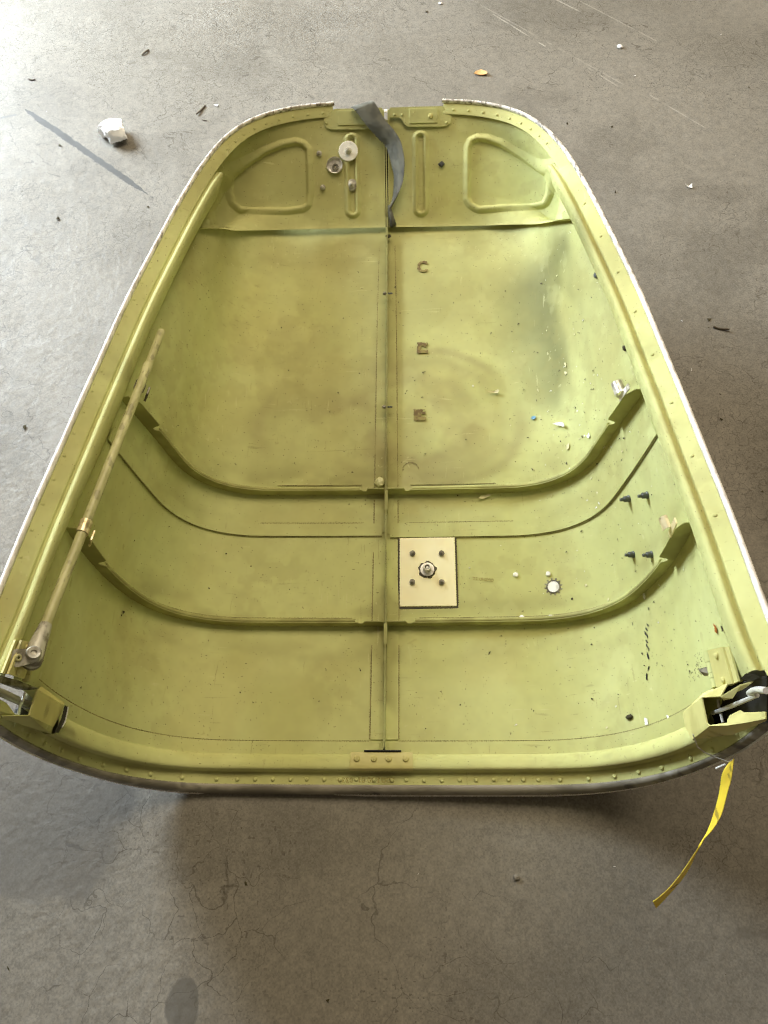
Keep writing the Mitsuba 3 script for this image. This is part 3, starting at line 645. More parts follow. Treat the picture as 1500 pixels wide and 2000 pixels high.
for q, y in ((.807, .810), (.876, .7797), (.7494, .7207), (.8106, .6905)):
    put(C+'__stud', 'stud', STUD, 'm_dark_bolt', frame(q, y, 0.))
put(C+'__wall_bolt', 'stud2', lathe([(.0001, .006), (.0055, .006), (.0072, .004), (.0074, 0)], 8), 'm_dark_bolt', frame(.985, 1.283, 0.), label='single dark bolt on the upper right wall')
KB = tube([[-.009, 0, .020], [.014, 0, .020]], .0019, 8)
for y in (1.443, 1.139):
    z = float(section(0., y)[2]); M = np.eye(4); M[:3, 3] = [0, y, z]
    put(C+'__keel_bolt', 'kb', KB, 'm_dark_bolt', M)
    put(C+'__keel_bolt__nut', 'kn', tube([[-.008, 0, .020], [-.002, 0, .020]], .0042, 6), 'm_dull_steel', M)

# fasteners on the far end panel
def pf(name, kind, m, mat, x, w, off=.001, **t): return put(name, kind, m, mat, panel_frame(x, w, off), **t)
STD = lathe([(.0001, .013), (.0026, .013), (.0034, .0118), (.0034, .0075), (.0062, .007), (.0068, .0045), (.0068, .002), (.0085, .0012), (.0085, -.001)], 14)
pf(C+'__white_washer', 'wash', lathe([(.0036, .0085), (.0230, .0085), (.0240, .0078), (.0240, .0050), (.0200, .004), (.02, -.002)], 36), 'm_white_plastic', -.094, .189, label='large white round washer')
put(C+'__white_washer__screw', 'std', STD, 'm_worn_steel', panel_frame(-.094, .189, .0082))
pf(C+'__cup_washer', 'cup', lathe([(.0001, .0035), (.0150, .0035), (.0165, .0045), (.0180, .0082), (.0196, .0086), (.0202, .0070), (.0202, -.002)], 36), 'm_steel', -.129, .157, label='bright metal cup washer')
pf(C+'__cup_washer__socket', 'sock', lathe([(.0028, .006), (.0028, .0105), (.0042, .0112), (.0072, .0112), (.0078, .010), (.0078, .003)], 20), 'm_dull_steel', -.127, .152)
pf(C+'__cup_washer__pin', 'pin', lathe([(.0001, .0105), (.0014, .0100), (.0016, .004)], 10), 'm_brass', -.127, .152)
pf(C+'__dome_fastener', 'dome2', lathe([(.0001, .0120), (.0024, .0120), (.0030, .0105), (.0050, .0098), (.0076, .0085), (.0080, .0070), (.0125, .0060), (.0148, .0035), (.0152, .001), (.0152, -.001)], 28), 'm_worn_steel', -.087, .109, label='dark stepped fastener in the left slot')
pf(C+'__dome_fastener__tip', 'tip', lathe([(.0001, .0165), (.0016, .016), (.0026, .0135), (.0026, .011)], 12), 'm_steel', -.087, .109)
pf(C+'__panel_screw', 'std', STD, 'm_worn_steel', -.167, .186); pf(C+'__panel_screw', 'std', STD, 'm_worn_steel', -.160, .105)
pf(C+'__square_bolt', 'sq', lathe([(.0001, .0075), (.0058, .0075), (.0070, .006), (.0072, .0012), (.0100, .0008), (.0110, -.001)], 4), 'm_dark_bolt', .138, .154, label='dark square-headed bolt on the end panel')
pf(C+'__plate_bolt', 'bolt', BOLT, 'm_yellow_primer', .111, .266, .008)

# ------------------------------------------------------------------ support rod, clips and clevis on the left
rod = lambda y: np.array([-.4427+(y-.9677)*.078, y, .418-(y-.9677)*.1384])
K = C+'__support_rod'
yy = np.linspace(.440, 1.108, 40); rr = np.full(40, .0082); rr[yy > 1.0] = .0076
add(K, tube([rod(a) for a in yy], rr, 16), 'm_rod', 50, label='long tubular hold-open rod lying along the left wall')
add(K+'__collar', tube([rod(.988), rod(.992), rod(1.012), rod(1.016)], [.0086, .0092, .0092, .0080], 16), 'm_rod', 40)
add(K+'__end_plug', tube([rod(1.104), rod(1.1095)], [.0062, .0058], 14), 'm_black', 40)
dR_ = rod(1.)-rod(.9); dR_ /= np.linalg.norm(dR_); up = np.array([.38, -.31, .87]); up -= dR_*(up @ dR_); up /= np.linalg.norm(up); sd = np.cross(dR_, up)
Mk = np.eye(4); Mk[:3, 0], Mk[:3, 1], Mk[:3, 2], Mk[:3, 3] = sd, dR_, up, rod(.4188)
CL = manifold3d.Manifold.batch_hull([manifold3d.Manifold.sphere(r, 20).translate(p) for r, p in ((.0092, (0, .034, 0)), (.0105, (0, .012, -.003)), (.0105, (0, .012, .004)), (.0150, (0, -.020, -.004)), (.0150, (0, -.020, .004)))])
CL = CL - manifold3d.Manifold.cylinder(.06, .0055, circular_segments=20).translate((0, -.022, -.03)) - manifold3d.Manifold.cube((.05, .034, .006), True).translate((.006, -.024, -.003))
m = CL.to_mesh(); add(K+'__clevis', xf((np.array(m.vert_properties[:, :3], float), np.array(m.tri_verts)), Mk), 'm_worn_steel', 35, label='worn dark clevis at the lower end of the rod')
add(K+'__clevis_pin', xf(lathe([(.0001, .0255), (.0038, .0255), (.0044, .0282), (.0088, .0288), (.0108, .0265), (.0112, .0190), (.0060, .0180), (.0055, -.018)], 22), Mk @ np.array([[1, 0, 0, 0], [0, 1, 0, -.022], [0, 0, 1, 0], [0, 0, 0, 1.]])), 'm_worn_steel', 40)
# spring clips on the frame ends
def clip(y, z0, key, s_, mirror=1):
    pass
def c_clip(center, axis, upv, r, w, a0, a1, mat, name, **t):
    axis = np.asarray(axis, float)/np.linalg.norm(axis); upv = np.asarray(upv, float)-axis*(np.asarray(upv, float) @ axis); upv /= np.linalg.norm(upv); sdv = np.cross(upv, axis)
    an = np.linspace(a0, a1, 22); G = np.stack([np.stack([center+r*(math.cos(b)*upv+math.sin(b)*sdv)+axis*o for o in (-w/2, w/2)], 0) for b in an], 0)
    Nn = np.stack([np.stack([math.cos(b)*upv+math.sin(b)*sdv]*2, 0) for b in an], 0)
    return add(name, sheet(G, Nn, .0012), mat, 40, **t)
c_clip(rod(.632), dR_, up, .0100, .024, -2.6, 1.7, 'm_brass', C+'__rod_clip', label='brass spring clip round the rod on the nearer frame')
c_clip(rod(.957), dR_, up, .0100, .020, 1.3, 4.4, 'm_dull_steel', C+'__rod_clip', label='spring clip under the rod on the farther frame')
# the ear of each clip
v, f = box(0, 0, 0, .004, .020, .022, .001)
for yv, mat in ((.945, 'm_dull_steel'), (.618, 'm_brass')):
    M = np.eye(4); M[:3, 0], M[:3, 1], M[:3, 2] = sd, dR_, up; M[:3, 3] = rod(yv)+sd*(.017 if sd[0] > 0 else -.017)-up*.002
    add(C+'__clip_ear', xf((v, f), M), mat)
# empty clips on the right
for q, yv, w, mat, lab in ((.968, .962, .026, 'm_steel', 'empty shiny spring clip on the right farther frame'), (.972, .664, .022, 'm_brass', 'bent empty spring clip on the right nearer frame')):
    base = shell(np.array(q), np.array(yv), np.array(.032)); ax = np.array([-.2, 1., .05])
    c_clip(base, ax, np.array([-.8, 0, .6]), .011, w, -1.9 if mat == 'm_steel' else -.9, 2.1 if mat == 'm_steel' else .9, mat, C+'__rod_clip', label=lab)
    add(C+'__clip_tab', patch(np.linspace(q-.012, q+.03, 5), np.linspace(yv-.022, yv-.010, 3), .030, .0015), mat)

# ------------------------------------------------------------------ hinges
def plate3(pts, th):
    """A thin plate over a loop of nearly coplanar points."""
    from shapely.geometry import Polygon
    p = np.asarray(pts, float); c = p.mean(0); u, w, vt = np.linalg.svd(p-c); n = vt[2]
    if n @ np.array([-np.sign(c[0])*.8, -.2, .6]) < 0: n = -n
    n = n/np.linalg.norm(n); xy = (p-c) @ vt[:2].T; q = Polygon(xy)
    if not q.exterior.is_ccw: xy = xy[::-1]; p = p[::-1]
    vv, ff = trimesh.creation.triangulate_polygon(Polygon(xy), engine='earcut'); vv = np.asarray(vv)[:, :2]
    idx = np.array([np.argmin(np.linalg.norm(xy-a, axis=1)) for a in vv]); T3 = p[idx]
    k = len(T3); m = len(p); F = [np.asarray(ff), np.asarray(ff)[:, ::-1]+k]
    V = np.vstack([T3, T3-n*th, p, p-n*th]); i = np.arange(m); j = (i+1) % m; o = 2*k
    F += [np.stack([o+i, o+m+i, o+j], 1), np.stack([o+j, o+m+i, o+m+j], 1)]
    return V, np.vstack(F)
def shift_in(pts, d): q = np.array(pts, float); return q+np.array([-np.sign(q[0, 0])*.9, 0, .4])*d
H = C+'__hinge'
key = add(H, plate3(shift_in([[.5153, .4525, .378], [.5115, .4315, .4491], [.5139, .3758, .4505], [.5176, .3939, .3783]], .004), .003), 'm_yellow_primer', 30, label='cream yellow hinge plate with knuckles on the right wall')
add(H+'__backing', plate3(shift_in([[.5125, .4352, .432], [.5131, .4267, .464], [.5151, .374, .4672], [.5157, .3789, .432]], .002), .003), 'm_yellow_primer', 30)
HB = lathe([(.0001, .0046), (.0030, .0044), (.0050, .0032), (.0058, .001), (.0058, -.002)], 16)
def at(p, n):
    n = np.array(n, float); n /= np.linalg.norm(n); y = np.array([0, 1., 0]); y -= n*(y @ n); y /= np.linalg.norm(y); M = np.eye(4); M[:3, 0], M[:3, 1], M[:3, 2], M[:3, 3] = np.cross(y, n), y, n, p; return M
for p in ((.5143, .4296, .4179), (.5158, .3911, .4202)): put(H+'__bolt', 'hb', HB, 'm_yellow_primer', at(shift_in([p], .0045)[0], [-.98, -.1, .1]))
ax0, ax1 = shift_in([[.5154, .4542, .3686]], .001)[0], shift_in([[.5176, .3965, .3695]], .001)[0]
for a, b in ((0, .30), (.315, .60), (.615, .74), (.755, 1.0)):
    add(H+'__knuckle', tube([ax0+(ax1-ax0)*a, ax0+(ax1-ax0)*b], .0058, 14), 'm_primer', 40)
hv = trimesh.convex.convex_hull(np.array([ax0+(ax1-ax0)*.40, ax0+(ax1-ax0)*.64, ax0+(ax1-ax0)*.62+np.array([-.008, 0, -.012]), ax0+(ax1-ax0)*.40+np.array([-.012, .002, -.018]), ax0+(ax1-ax0)*.50+np.array([-.016, 0, -.008])]))
add(H+'__lug', (np.array(hv.vertices), np.array(hv.faces)), 'm_dull_steel')
H2 = add(C+'__hinge', plate3(shift_in([[-.5016, .4158, .5242], [-.5093, .4316, .4688], [-.5114, .3767, .4712], [-.5018, .3619, .5371]], .010), .003), 'm_yellow_primer', 30, label='yellow hinge plate under the clevis on the left wall')
add(H2+'__backing', plate3(shift_in([[-.503, .4126, .5346], [-.5043, .4175, .520], [-.505, .3640, .5306], [-.5029, .3598, .5476]], .007), .003), 'm_yellow_primer', 30)
for p in ((-.5058, .4124, .4996), (-.5064, .3755, .5067)): put(H2+'__bolt', 'hb', None, 'm_yellow_primer', at(shift_in([p], .0105)[0], [.98, -.1, .15]))
for a, b in ((0, .48), (.52, 1)):
    q0, q1 = np.array([-.508, .398, .4585]), np.array([-.509, .3793, .4564]); add(H2+'__knuckle', tube([q0+(q1-q0)*a, q0+(q1-q0)*b], .0056, 14), 'm_yellow_primer', 40)
# link from the plate to the clevis
pL, pC = np.array([-.4945, .3895, .527]), rod(.3968)+up*.016
LK = manifold3d.Manifold.batch_hull([manifold3d.Manifold.cylinder(.008, .0125, circular_segments=24).translate((0, 0, -.004)), manifold3d.Manifold.cylinder(.008, .0095, circular_segments=24).translate((float(np.linalg.norm(pC-pL)), 0, -.004))])
LK = LK - manifold3d.Manifold.cylinder(.03, .0055, circular_segments=20).translate((0, 0, -.015))
Ml = np.eye(4); ex = (pC-pL)/np.linalg.norm(pC-pL); ez = np.array([.40, -.30, .87]); ez = ez-ex*(ez @ ex); ez /= np.linalg.norm(ez)
Ml[:3, 0], Ml[:3, 1], Ml[:3, 2], Ml[:3, 3] = ex, np.cross(ez, ex), ez, pL
m = LK.to_mesh(); add(K+'__link', xf((np.array(m.vert_properties[:, :3], float), np.array(m.tri_verts)), Ml), 'm_worn_steel', 35, label='dark link plate joining the clevis to the hinge')
add(K+'__link__bush', xf(lathe([(.0018, .006), (.0040, .0065), (.0056, .005), (.0056, -.004)], 18), Ml), 'm_rod', 40)

# ------------------------------------------------------------------ latch housings at the near corners
LH = add(C+'__latch_housing', plate3([[-.4947, .3713, .4429], [-.5118, .3891, .3073], [-.5108, .3726, .3119], [-.5126, .3481, .3258], [-.4961, .3309, .4484]], .002), 'm_yellow_primer', 25, label='dull yellow latch cover at the left near corner')
add(LH+'__wall', plate3([[-.4947, .3713, .4429], [-.5214, .3972, .3799], [-.5179, .3979, .2894], [-.5118, .3891, .3073]], .0016), 'm_yellow_primer', 25)
add(LH+'__wall', plate3([[-.4961, .3309, .4484], [-.5126, .3481, .3258], [-.5166, .3386, .3189], [-.5114, .3142, .494], [-.5025, .3118, .5124]], .0016), 'm_primer', 25)
add(LH+'__slot', plate3([[-.5050, .386, .3160], [-.5043, .3862, .3065], [-.5050, .3624, .3050], [-.5083, .3425, .3118], [-.5075, .3393, .3270], [-.5042, .3623, .3205]], .001), 'm_black')
add(LH+'__slot_edge', tube([[-.5036, .3862, .3068], [-.5040, .3744, .3052], [-.5043, .3624, .3050], [-.5062, .3520, .3080]], .0013, 6), 'm_steel', 40)
add(LH+'__cover_edge', tube([[-.4945, .3715, .4432], [-.4959, .3311, .4486]], .0012, 6), 'm_yellow_primer', 40)
add(LH+'__lintel', plate3([[-.5025, .3586, .5447], [-.5142, .3772, .4651], [-.5131, .386, .4021], [-.5139, .3751, .4284], [-.5152, .3653, .4616], [-.5076, .3527, .5302]], .002), 'm_dull_steel', 25)
add(LH+'__lever', tube([[-.4960, .3322, .568], [-.5022, .3391, .5299], [-.5145, .3513, .4554], [-.5207, .3613, .3892]], .0058, 10), 'm_bar', 40)
add(LH+'__pin', tube([[-.5083, .3631, .4516], [-.5062, .348, .4588], [-.5111, .3464, .4518], [-.5145, .3337, .4438]], .0023, 10), 'm_steel', 40)
v, f = box(0, 0, 0, .012, .014, .030, .002); add(LH+'__catch', (v+[-.522, .3408, .418], f), 'm_dark_bolt')
add(LH+'__catch_plate', plate3([[-.515, .334, .4500], [-.515, .3325, .4100], [-.519, .3285, .4100], [-.519, .3300, .4500]], .0015), 'm_steel')
add(LH+'__flap', plate3([[-.4965, .3280, .560], [-.5007, .3293, .5293], [-.5016, .3309, .5124], [-.503, .328, .491], [-.5034, .3247, .475], [-.5051, .3128, .5088], [-.499, .310, .550]], .0016), 'm_primer')
RH = add(C+'__latch_housing', plate3([[.5062, .3991, .2287], [.4902, .3793, .3769], [.4919, .3416, .3734], [.4921, .3343, .3832], [.506, .3481, .2516], [.506, .3597, .2325]], .002), 'm_yellow_primer', 20, label='pale yellow latch cover with dark opening and metal levers at the right near corner')
add(RH+'__wall', plate3([[.5069, .3997, .2268], [.5185, .4078, .3119], [.5203, .3949, .3872], [.4990, .3722, .4660], [.4904, .3574, .4523], [.4902, .3793, .3769]], .0016), 'm_yellow_primer', 25)
add(RH+'__wall', plate3([[.4921, .3343, .3832], [.4927, .3169, .4493], [.4972, .3042, .5101], [.5008, .2951, .559], [.5179, .3034, .5203], [.5184, .318, .3969], [.506, .3481, .2516]], .0016), 'm_yellow_primer', 25)
add(RH+'__bracket', plate3([[.4904, .3574, .4523], [.4993, .3568, .5062], [.497, .3456, .5551], [.5047, .3537, .4982], [.5029, .3559, .4824], [.4984, .3494, .4731], [.4951, .3546, .447]], .0016), 'm_yellow_primer', 25)
add(RH+'__bracket', plate3([[.4927, .3169, .4493], [.4943, .3249, .449], [.495, .3282, .4599], [.4995, .3273, .4874], [.5007, .3222, .4951], [.502, .3036, .561], [.5008, .2951, .559], [.4972, .3042, .5101]], .0016), 'm_yellow_primer', 25)
add(RH+'__well_shade', plate3([[.5265, .4172, .2658], [.5334, .4035, .356], [.5302, .3867, .4426], [.5178, .3538, .5511], [.53, .3082, .4934], [.5352, .3435, .3329], [.5286, .361, .2684]], .003), 'm_black')  # black plate painting in the shade inside the latch opening
add(RH+'__lever', tube([[.511, .3627, .351], [.511, .3482, .4414], [.5009, .3282, .5501]], [.0030, .0036, .0030], 8), 'm_bright_bar', 40)
add(RH+'__hook', tube([[.5042, .341, .5181], [.4965, .3335, .552], [.4939, .3281, .5735], [.4879, .3151, .6104]], [.0040, .0048, .0046, .0044], 10), 'm_bright_bar', 40)
for a, b in (([.5124, .3749, .3811], [.5131, .3605, .3772]), ([.5133, .3537, .3794], [.5139, .3408, .3791])): add(RH+'__pin', tube([a, b], .0024, 8), 'm_steel', 40)
hv = trimesh.convex.convex_hull(np.array([[.4978, .3621, .514], [.4862, .3523, .5658], [.4825, .3398, .6022], [.4843, .3315, .6132], [.4932, .3426, .5642], [.506, .358, .515], [.500, .345, .570]]))
add(RH+'__arm', (np.array(hv.vertices), np.array(hv.faces)), 'm_black', 30)

# ------------------------------------------------------------------ marks on the skin
def skin_shape(poly, s0, Y0, off=.0022, th=.0005): return decal(poly, s0, Y0, off, th, 0)
g = lambda pts: np.array(pts)*.001
add(C+'__stencil_mark', skin_shape(g([(11, 14), (4, 17), (-6, 16), (-13, 8), (-14, -4), (-10, -13), (-2, -17), (8, -16), (12, -10), (8, -6), (4, -11), (-3, -10), (-7, -4), (-7, 5), (-3, 10), (4, 10), (8, 7), (12, 9)]), .204, 1.535), 'm_letter')
add(C+'__stencil_mark', skin_shape(g([(-13, -15), (13, -15), (13, -7), (-4, -7), (-5, -2), (0, 0), (-5, 3), (-3, 6), (2, 5), (5, 1), (9, 2), (8, 7), (13, 8), (13, 14), (4, 13), (-5, 15), (-13, 14), (-10, 6), (-13, 2)]), .172, 1.305), 'm_letter')
add(C+'__stencil_mark', skin_shape(g([(-14, -14), (13, -14), (14, -5), (3, -4), (2, -1), (5, 2), (13, 2), (13, 8), (8, 7), (5, 10), (12, 14), (-14, 14)]), .148, 1.130), 'm_letter')
an = np.linspace(.15, 3.3, 40); M = frame(.102, .996, .0018)
G = np.stack([np.stack([r*np.cos(an), r*np.sin(an), 0*an], -1) for r in (.0176, .0184)], 0) @ M[:3, :3].T+M[:3, 3]
add(C+'__witness_arc', sheet(G, np.broadcast_to(M[:3, 2], G.shape), .0004), 'm_letter')
tm = meshkit.text_mesh('COZNO 11', .0062, .0003); v, f = np.array(tm.vertices), np.array(tm.faces); v = v*[1, 1, 1]-[v[:, 0].max()/2, .003, 0]
M = frame(.36, .743, .0012, math.pi-.12); add(C+'__ink_stamp', (v @ M[:3, :3].T+M[:3, 3], f), 'm_stamp')
tm = meshkit.text_mesh('ECO I 00 01-0330', .0085, .0003); v, f = np.array(tm.vertices), np.array(tm.faces); v = v-[v[:, 0].max()/2, .004, 0]
M = frame(-.055, .3315, .0058, math.pi); add(C+'__ink_stamp', (v @ M[:3, :3].T+M[:3, 3], f), 'm_stamp')

# ------------------------------------------------------------------ grey webbing strap tied at the keel
sLp = np.array([[-.086, .289], [-.074, .278], [-.049, .247], [-.018, .214], [.001, .195], [.012, .158], [.019, .122], [.016, .079], [.005, .051]])
sRp = np.array([[-.034, .301], [-.026, .294], [.002, .249], [.023, .225], [.039, .194], [.046, .152], [.043, .115], [.032, .085], [.011, .051]])
oL = np.array([.010, .022, .020, .014, .010, .010, .010, .010, .012]); oR = np.array([.012, .026, .030, .034, .036, .036, .034, .028, .016])
tt = np.linspace(0, 1, 9); td = np.linspace(0, 1, 90)
def strapP(pl, o): c = PC(tt, np.c_[pl, o]); return c(td)
a, b = strapP(sLp, oL), strapP(sRp, oR)
serr = .0016*np.abs((td*60) % 2-1)
Lp = np.array([on_panel(*q) for q in a]); Rp = np.array([on_panel(*q) for q in b]); wdir = (Rp-Lp)/np.linalg.norm(Rp-Lp, axis=1, keepdims=True)
Lp = Lp+wdir*serr[:, None]
G = np.stack([Lp+(Rp-Lp)*q+np.array(PN)*(.004*math.sin(q*np.pi)) for q in np.linspace(0, 1, 7)], 1)
e1, e2 = np.gradient(G, axis=1), np.gradient(G, axis=0); Ns = np.cross(e1, e2); Ns /= np.linalg.norm(Ns, axis=-1, keepdims=True)
W_ = 'webbing_strap'
add(W_, sheet(G, Ns, .0016), 'm_webbing', 40, label='grey webbing strap with frayed edges hanging over the far rim', category='strap')
add(W_+'__knot', tube([on_panel(.006, .056, .014), on_panel(.008, .040, .014), on_panel(.012, .024, .016), on_panel(.015, .012, .014), on_panel(.010, .006, .010)], [.004, .0055, .0065, .0085, .005], 10), 'm_webbing', 50)

# ------------------------------------------------------------------ yellow streamer and its wire
Y_ = 'yellow_streamer'
yL = np.array([[.5314, .2972, .33], [.5161, .2768, .315], [.5139, .254, .297], [.5077, .2279, .275], [.5021, .2084, .257], [.4936, .1922, .24], [.4848, .1775, .222], [.4688, .1531, .195], [.4496, .1301, .165], [.4341, .1173, .14]])
yR = np.array([[.527, .2948, .3468], [.5259, .2738, .3293], [.52, .2509, .313], [.5141, .2251, .291], [.5027, .2057, .2743], [.4908, .1912, .2572], [.4927, .1795, .2065], [.4812, .1545, .1825], [.463, .1311, .1538], [.4414, .1085, .1267]])
t10, td = np.linspace(0, 1, 10), np.linspace(0, 1, 70)
a, b = PC(t10, yL)(td), PC(t10, yR)(td)
G = np.stack([a+(b-a)*q for q in (0, .33, .66, 1)], 1)
e1, e2 = np.gradient(G, axis=1), np.gradient(G, axis=0); Ns = np.cross(e1, e2); Ns /= np.linalg.norm(Ns, axis=-1, keepdims=True)+1e-12
add(Y_, sheet(G, Ns, .0010), 'm_yellow_strap', 40, world=True, label='yellow plastic strip hanging from a wire over the near right corner of the cowling', category='strip')
add(Y_+'__wire', tube([[.470, .330, .352], [.4795, .3157, .335], [.4898, .3079, .332], [.505, .300, .334], [.5218, .2926, .336], [.529, .296, .338]], .0009, 6), 'm_steel', 50, world=True)
add(Y_+'__tie_end', tube([[.5147, .2901, .300], [.5286, .2956, .306]], .0022, 8), 'm_white_plastic', 50, world=True)

# ------------------------------------------------------------------ loose things lying in the tub
def lump(r, seed, squash=(1, 1, 1), rough=.35, n=3):
    m = trimesh.creation.icosphere(subdivisions=n); v = np.array(m.vertices)
    v = v*(1+rough*(meshkit.fbm(v*1.7+seed*7.3, 3, seed)-.5)*2)[:, None]
    return v*r*np.array(squash), np.array(m.faces)
def flake(poly, th, curl=0., seed=0):
    from shapely.geometry import Polygon
    m = trimesh.creation.extrude_polygon(Polygon(poly).buffer(0), th, engine='earcut'); m = m.subdivide_to_size(max(np.ptp(np.array(poly), 0))/5)
    v = np.array(m.vertices); r = np.ptp(v[:, :2], 0).max()/2
    v[:, 2] += curl*(v[:, 0]/r)**2+.3*curl*meshkit.noise(v*200, seed)
    return v, np.array(m.faces)
def loose(name, m, mat, s0, Y0, label, category, off=.002, turn=0., group=None, smooth=30):
    return add(name, xf(m, frame(s0, Y0, off, turn)), mat, smooth, label=label, category=category, group=group)
loose('paint_chip', flake(np.array([(-14, 8), (-6, 9), (4, 5), (12, -3), (13, -11), (7, -9), (0, -2), (-8, 3)])*.001, .0012, .006), 'm_white_chip', .650, 1.064, 'largest white curved paint chip on the right slope of the trough', 'paint chip', .003)
loose('paint_chip', flake(np.array([(-4, 3), (3, 4), (4, -3), (-1, -4), (-4, -2)])*.0012, .0010, .001), 'm_white_chip', .735, .993, 'small square white chip to the right of the largest curved chip', 'paint chip')
loose('paint_chip', flake(np.array([(-7, -2), (-2, 3), (5, 5), (7, 1), (1, -4)])*.0011, .0012, .003), 'm_white_chip', .705, .850, 'white curled chip just above the long dark splice line on the right', 'paint chip')
loose('paint_chip', flake(np.array([(-3, 7), (3, 4), (3, -7), (-4, -6)])*.001, .0010, .001), 'm_white_chip', .697, .413, 'tall white chip low in the right near corner', 'paint chip')
loose('paint_chip', flake(np.array([(-3, 6), (2, 2), (4, -6), (-3, -4)])*.0009, .0010, .001), 'm_white_chip', .744, .405, 'white chip nearest the right latch cover', 'paint chip')
loose('paint_chip', flake(np.array([(-3, 5), (2, 6), (4, -2), (0, -7), (-3, -3)])*.0009, .0010, .001), 'm_white_chip', .750, .634, 'white chip on the lower right frame shadow', 'paint chip')
loose('paint_chip', flake(np.array([(-2, 6), (2, 5), (3, -5), (-2, -7)])*.0009, .0010, .001), 'm_pale_chip', .704, 1.190, 'slim pale chip standing alone high on the right slope', 'paint chip')
loose('paint_chip', flake(np.array([(-3, -8), (-4, 2), (1, 8), (4, 3), (2, -6)])*.0009, .0012, .001), 'm_pale_chip', .660, 1.008, 'slim yellow chip below the largest white chip', 'paint chip', turn=-.4)
loose('paint_chip', flake(np.array([(-7, 1), (-2, 5), (5, 4), (7, -1), (0, -5)])*.0009, .0012, .001), 'm_blue_chip', .577, 1.106, 'pale blue chip on the floor of the trough', 'paint chip')
loose('peeled_tape', flake(np.array([(-22, -2), (-10, 2), (0, 3), (9, 6), (12, 3), (8, -3), (-5, -1)])*.001, .0010, .008), 'm_pale_chip', .485, 1.182, 'curled strip of peeling pale tape in the scuffed middle of the trough', 'tape', .003)
loose('peeled_tape', flake(np.array([(-14, -5), (-8, 2), (2, 3), (8, 6), (13, 2), (4, -2), (-6, -6)])*.001, .0010, .004), 'm_pale_chip', .400, .928, 'crumpled scrap of pale tape at the foot of the farther frame', 'tape', .003)
loose('sealant_lump', lump(.0105, 3, (1, 1.25, .8), .5), 'm_rod', -.026, .964, 'rough lump of old sealant beside the keel at the farther frame', 'lump', .006)
loose('crumb', lump(.0048, 5, (1, 1.3, .7), .5, 2), 'm_dark_crumb', .986, 1.061, 'dark crumb under the right longeron above the shiny clip', 'crumb', .003)
loose('rust_flake', flake(np.array([(-3, 9), (2, 3), (5, -4), (1, -8), (-4, -4), (-2, 2)])*.001, .0010, .002), 'm_rust', .962, .472, 'orange rust flake above the right hinge', 'flake')
loose('rust_flake', flake(np.array([(-2, 5), (2, 2), (3, -5), (-2, -4)])*.001, .0010, .002), 'm_dark_crumb', .985, .460, 'dark flake beside the orange rust flake above the right hinge', 'flake')
loose('crumb', lump(.0055, 6, (1.3, .8, .6), .6, 2), 'm_dark_crumb', .665, .429, 'dark crumb left of the white chips in the right near corner', 'crumb', .003)
loose('grit', lump(.0045, 8, (1.5, 1, .6), .6, 2), 'm_dark_crumb', .01, 1.62, 'dark crumb on the lower edge of the end panel beside the strap knot', 'crumb', .014)
# tarry scuff string on the right wall, fingerprints by the hinge
sc = [(.7391, .5798), (.7318, .5647), (.732, .5462), (.7311, .5195)]
for k, (q, y) in enumerate([(.742, .580), (.737, .574), (.733, .567), (.736, .560), (.732, .552), (.730, .544), (.733, .536), (.724, .503), (.716, .490), (.728, .525)]):
    v, f = flake(np.array([(-3, 4), (1, 7), (3, 2), (2, -6), (-2, -7), (-4, -1)])*np.array([.45, .8])*.001*(.6+.7*rng.uniform()), .0006, .0004, k); M = frame(q, y, .0012, rng.uniform(-.9, .9)); v = v @ M[:3, :3].T+M[:3, 3]
    if k == 0: sv = (v, f)
    else: sv = cat(sv, (v, f))
add(C+'__tar_scuff', sv, 'm_black', False, label='stringy black scuff on the right wall')
fp = []
for q, y in ((.882, .461), (.855, .445)):
    for k in range(46):
        r, a = .009*math.sqrt(rng.uniform()), rng.uniform(0, 6.28)
        v, f = box(0, 0, 0, .0006+.0012*rng.uniform(), .0006+.002*rng.uniform(), .0002); M = frame(q+r*math.cos(a)*3.2, y+r*1.3*math.sin(a), .0004, rng.uniform(-.6, .6)); fp.append(xf((v, f), M))
add(C+'__fingerprints', cat(*fp), 'm_grime', False, kind='stuff', label='smudged grey fingerprints beside the right hinge')
# fine chips and dust, too many to count
def crumbs(n, fn, size, mat, key, **t):
    ms = []
    for k in range(n):
        q, y = fn(); r = size*(.45+rng.uniform()**2)
        v = rng.normal(0, 1, (7, 3))*np.array([r, r*(.6+rng.uniform()), r*.35]); h = trimesh.convex.convex_hull(v)
        ms.append(xf((np.array(h.vertices), np.array(h.faces)), frame(q, y, .0022, rng.uniform(0, 6.28))))
    add(key, cat(*ms), mat, False, kind='stuff', **t)
def right_wall(): return float(np.clip(rng.normal(.74, .14), .3, .985)), float(np.clip(rng.normal(.95, .30), .40, 1.45))
def anywhere(): return rng.uniform(-.9, .95), rng.uniform(.42, 1.55)
crumbs(210, right_wall, .0012, 'm_dark_crumb', 'dark_crumbs', label='fine dark crumbs scattered over the right side of the trough', category='crumbs')
crumbs(260, anywhere, .0010, 'm_dark_crumb', 'dark_dust', label='sparse dark dust specks all over the trough', category='dust')
crumbs(70, right_wall, .0011, 'm_white_chip', 'white_flecks', label='tiny white paint flecks scattered over the right side of the trough', category='flecks')
crumbs(26, lambda: (float(np.clip(rng.normal(.72, .1), .5, .97)), float(np.clip(rng.normal(1.0, .3), .42, 1.4))), .0020, 'm_pale_chip', 'pale_flecks', label='small pale yellow paint flecks on the right slope of the trough', category='flecks')

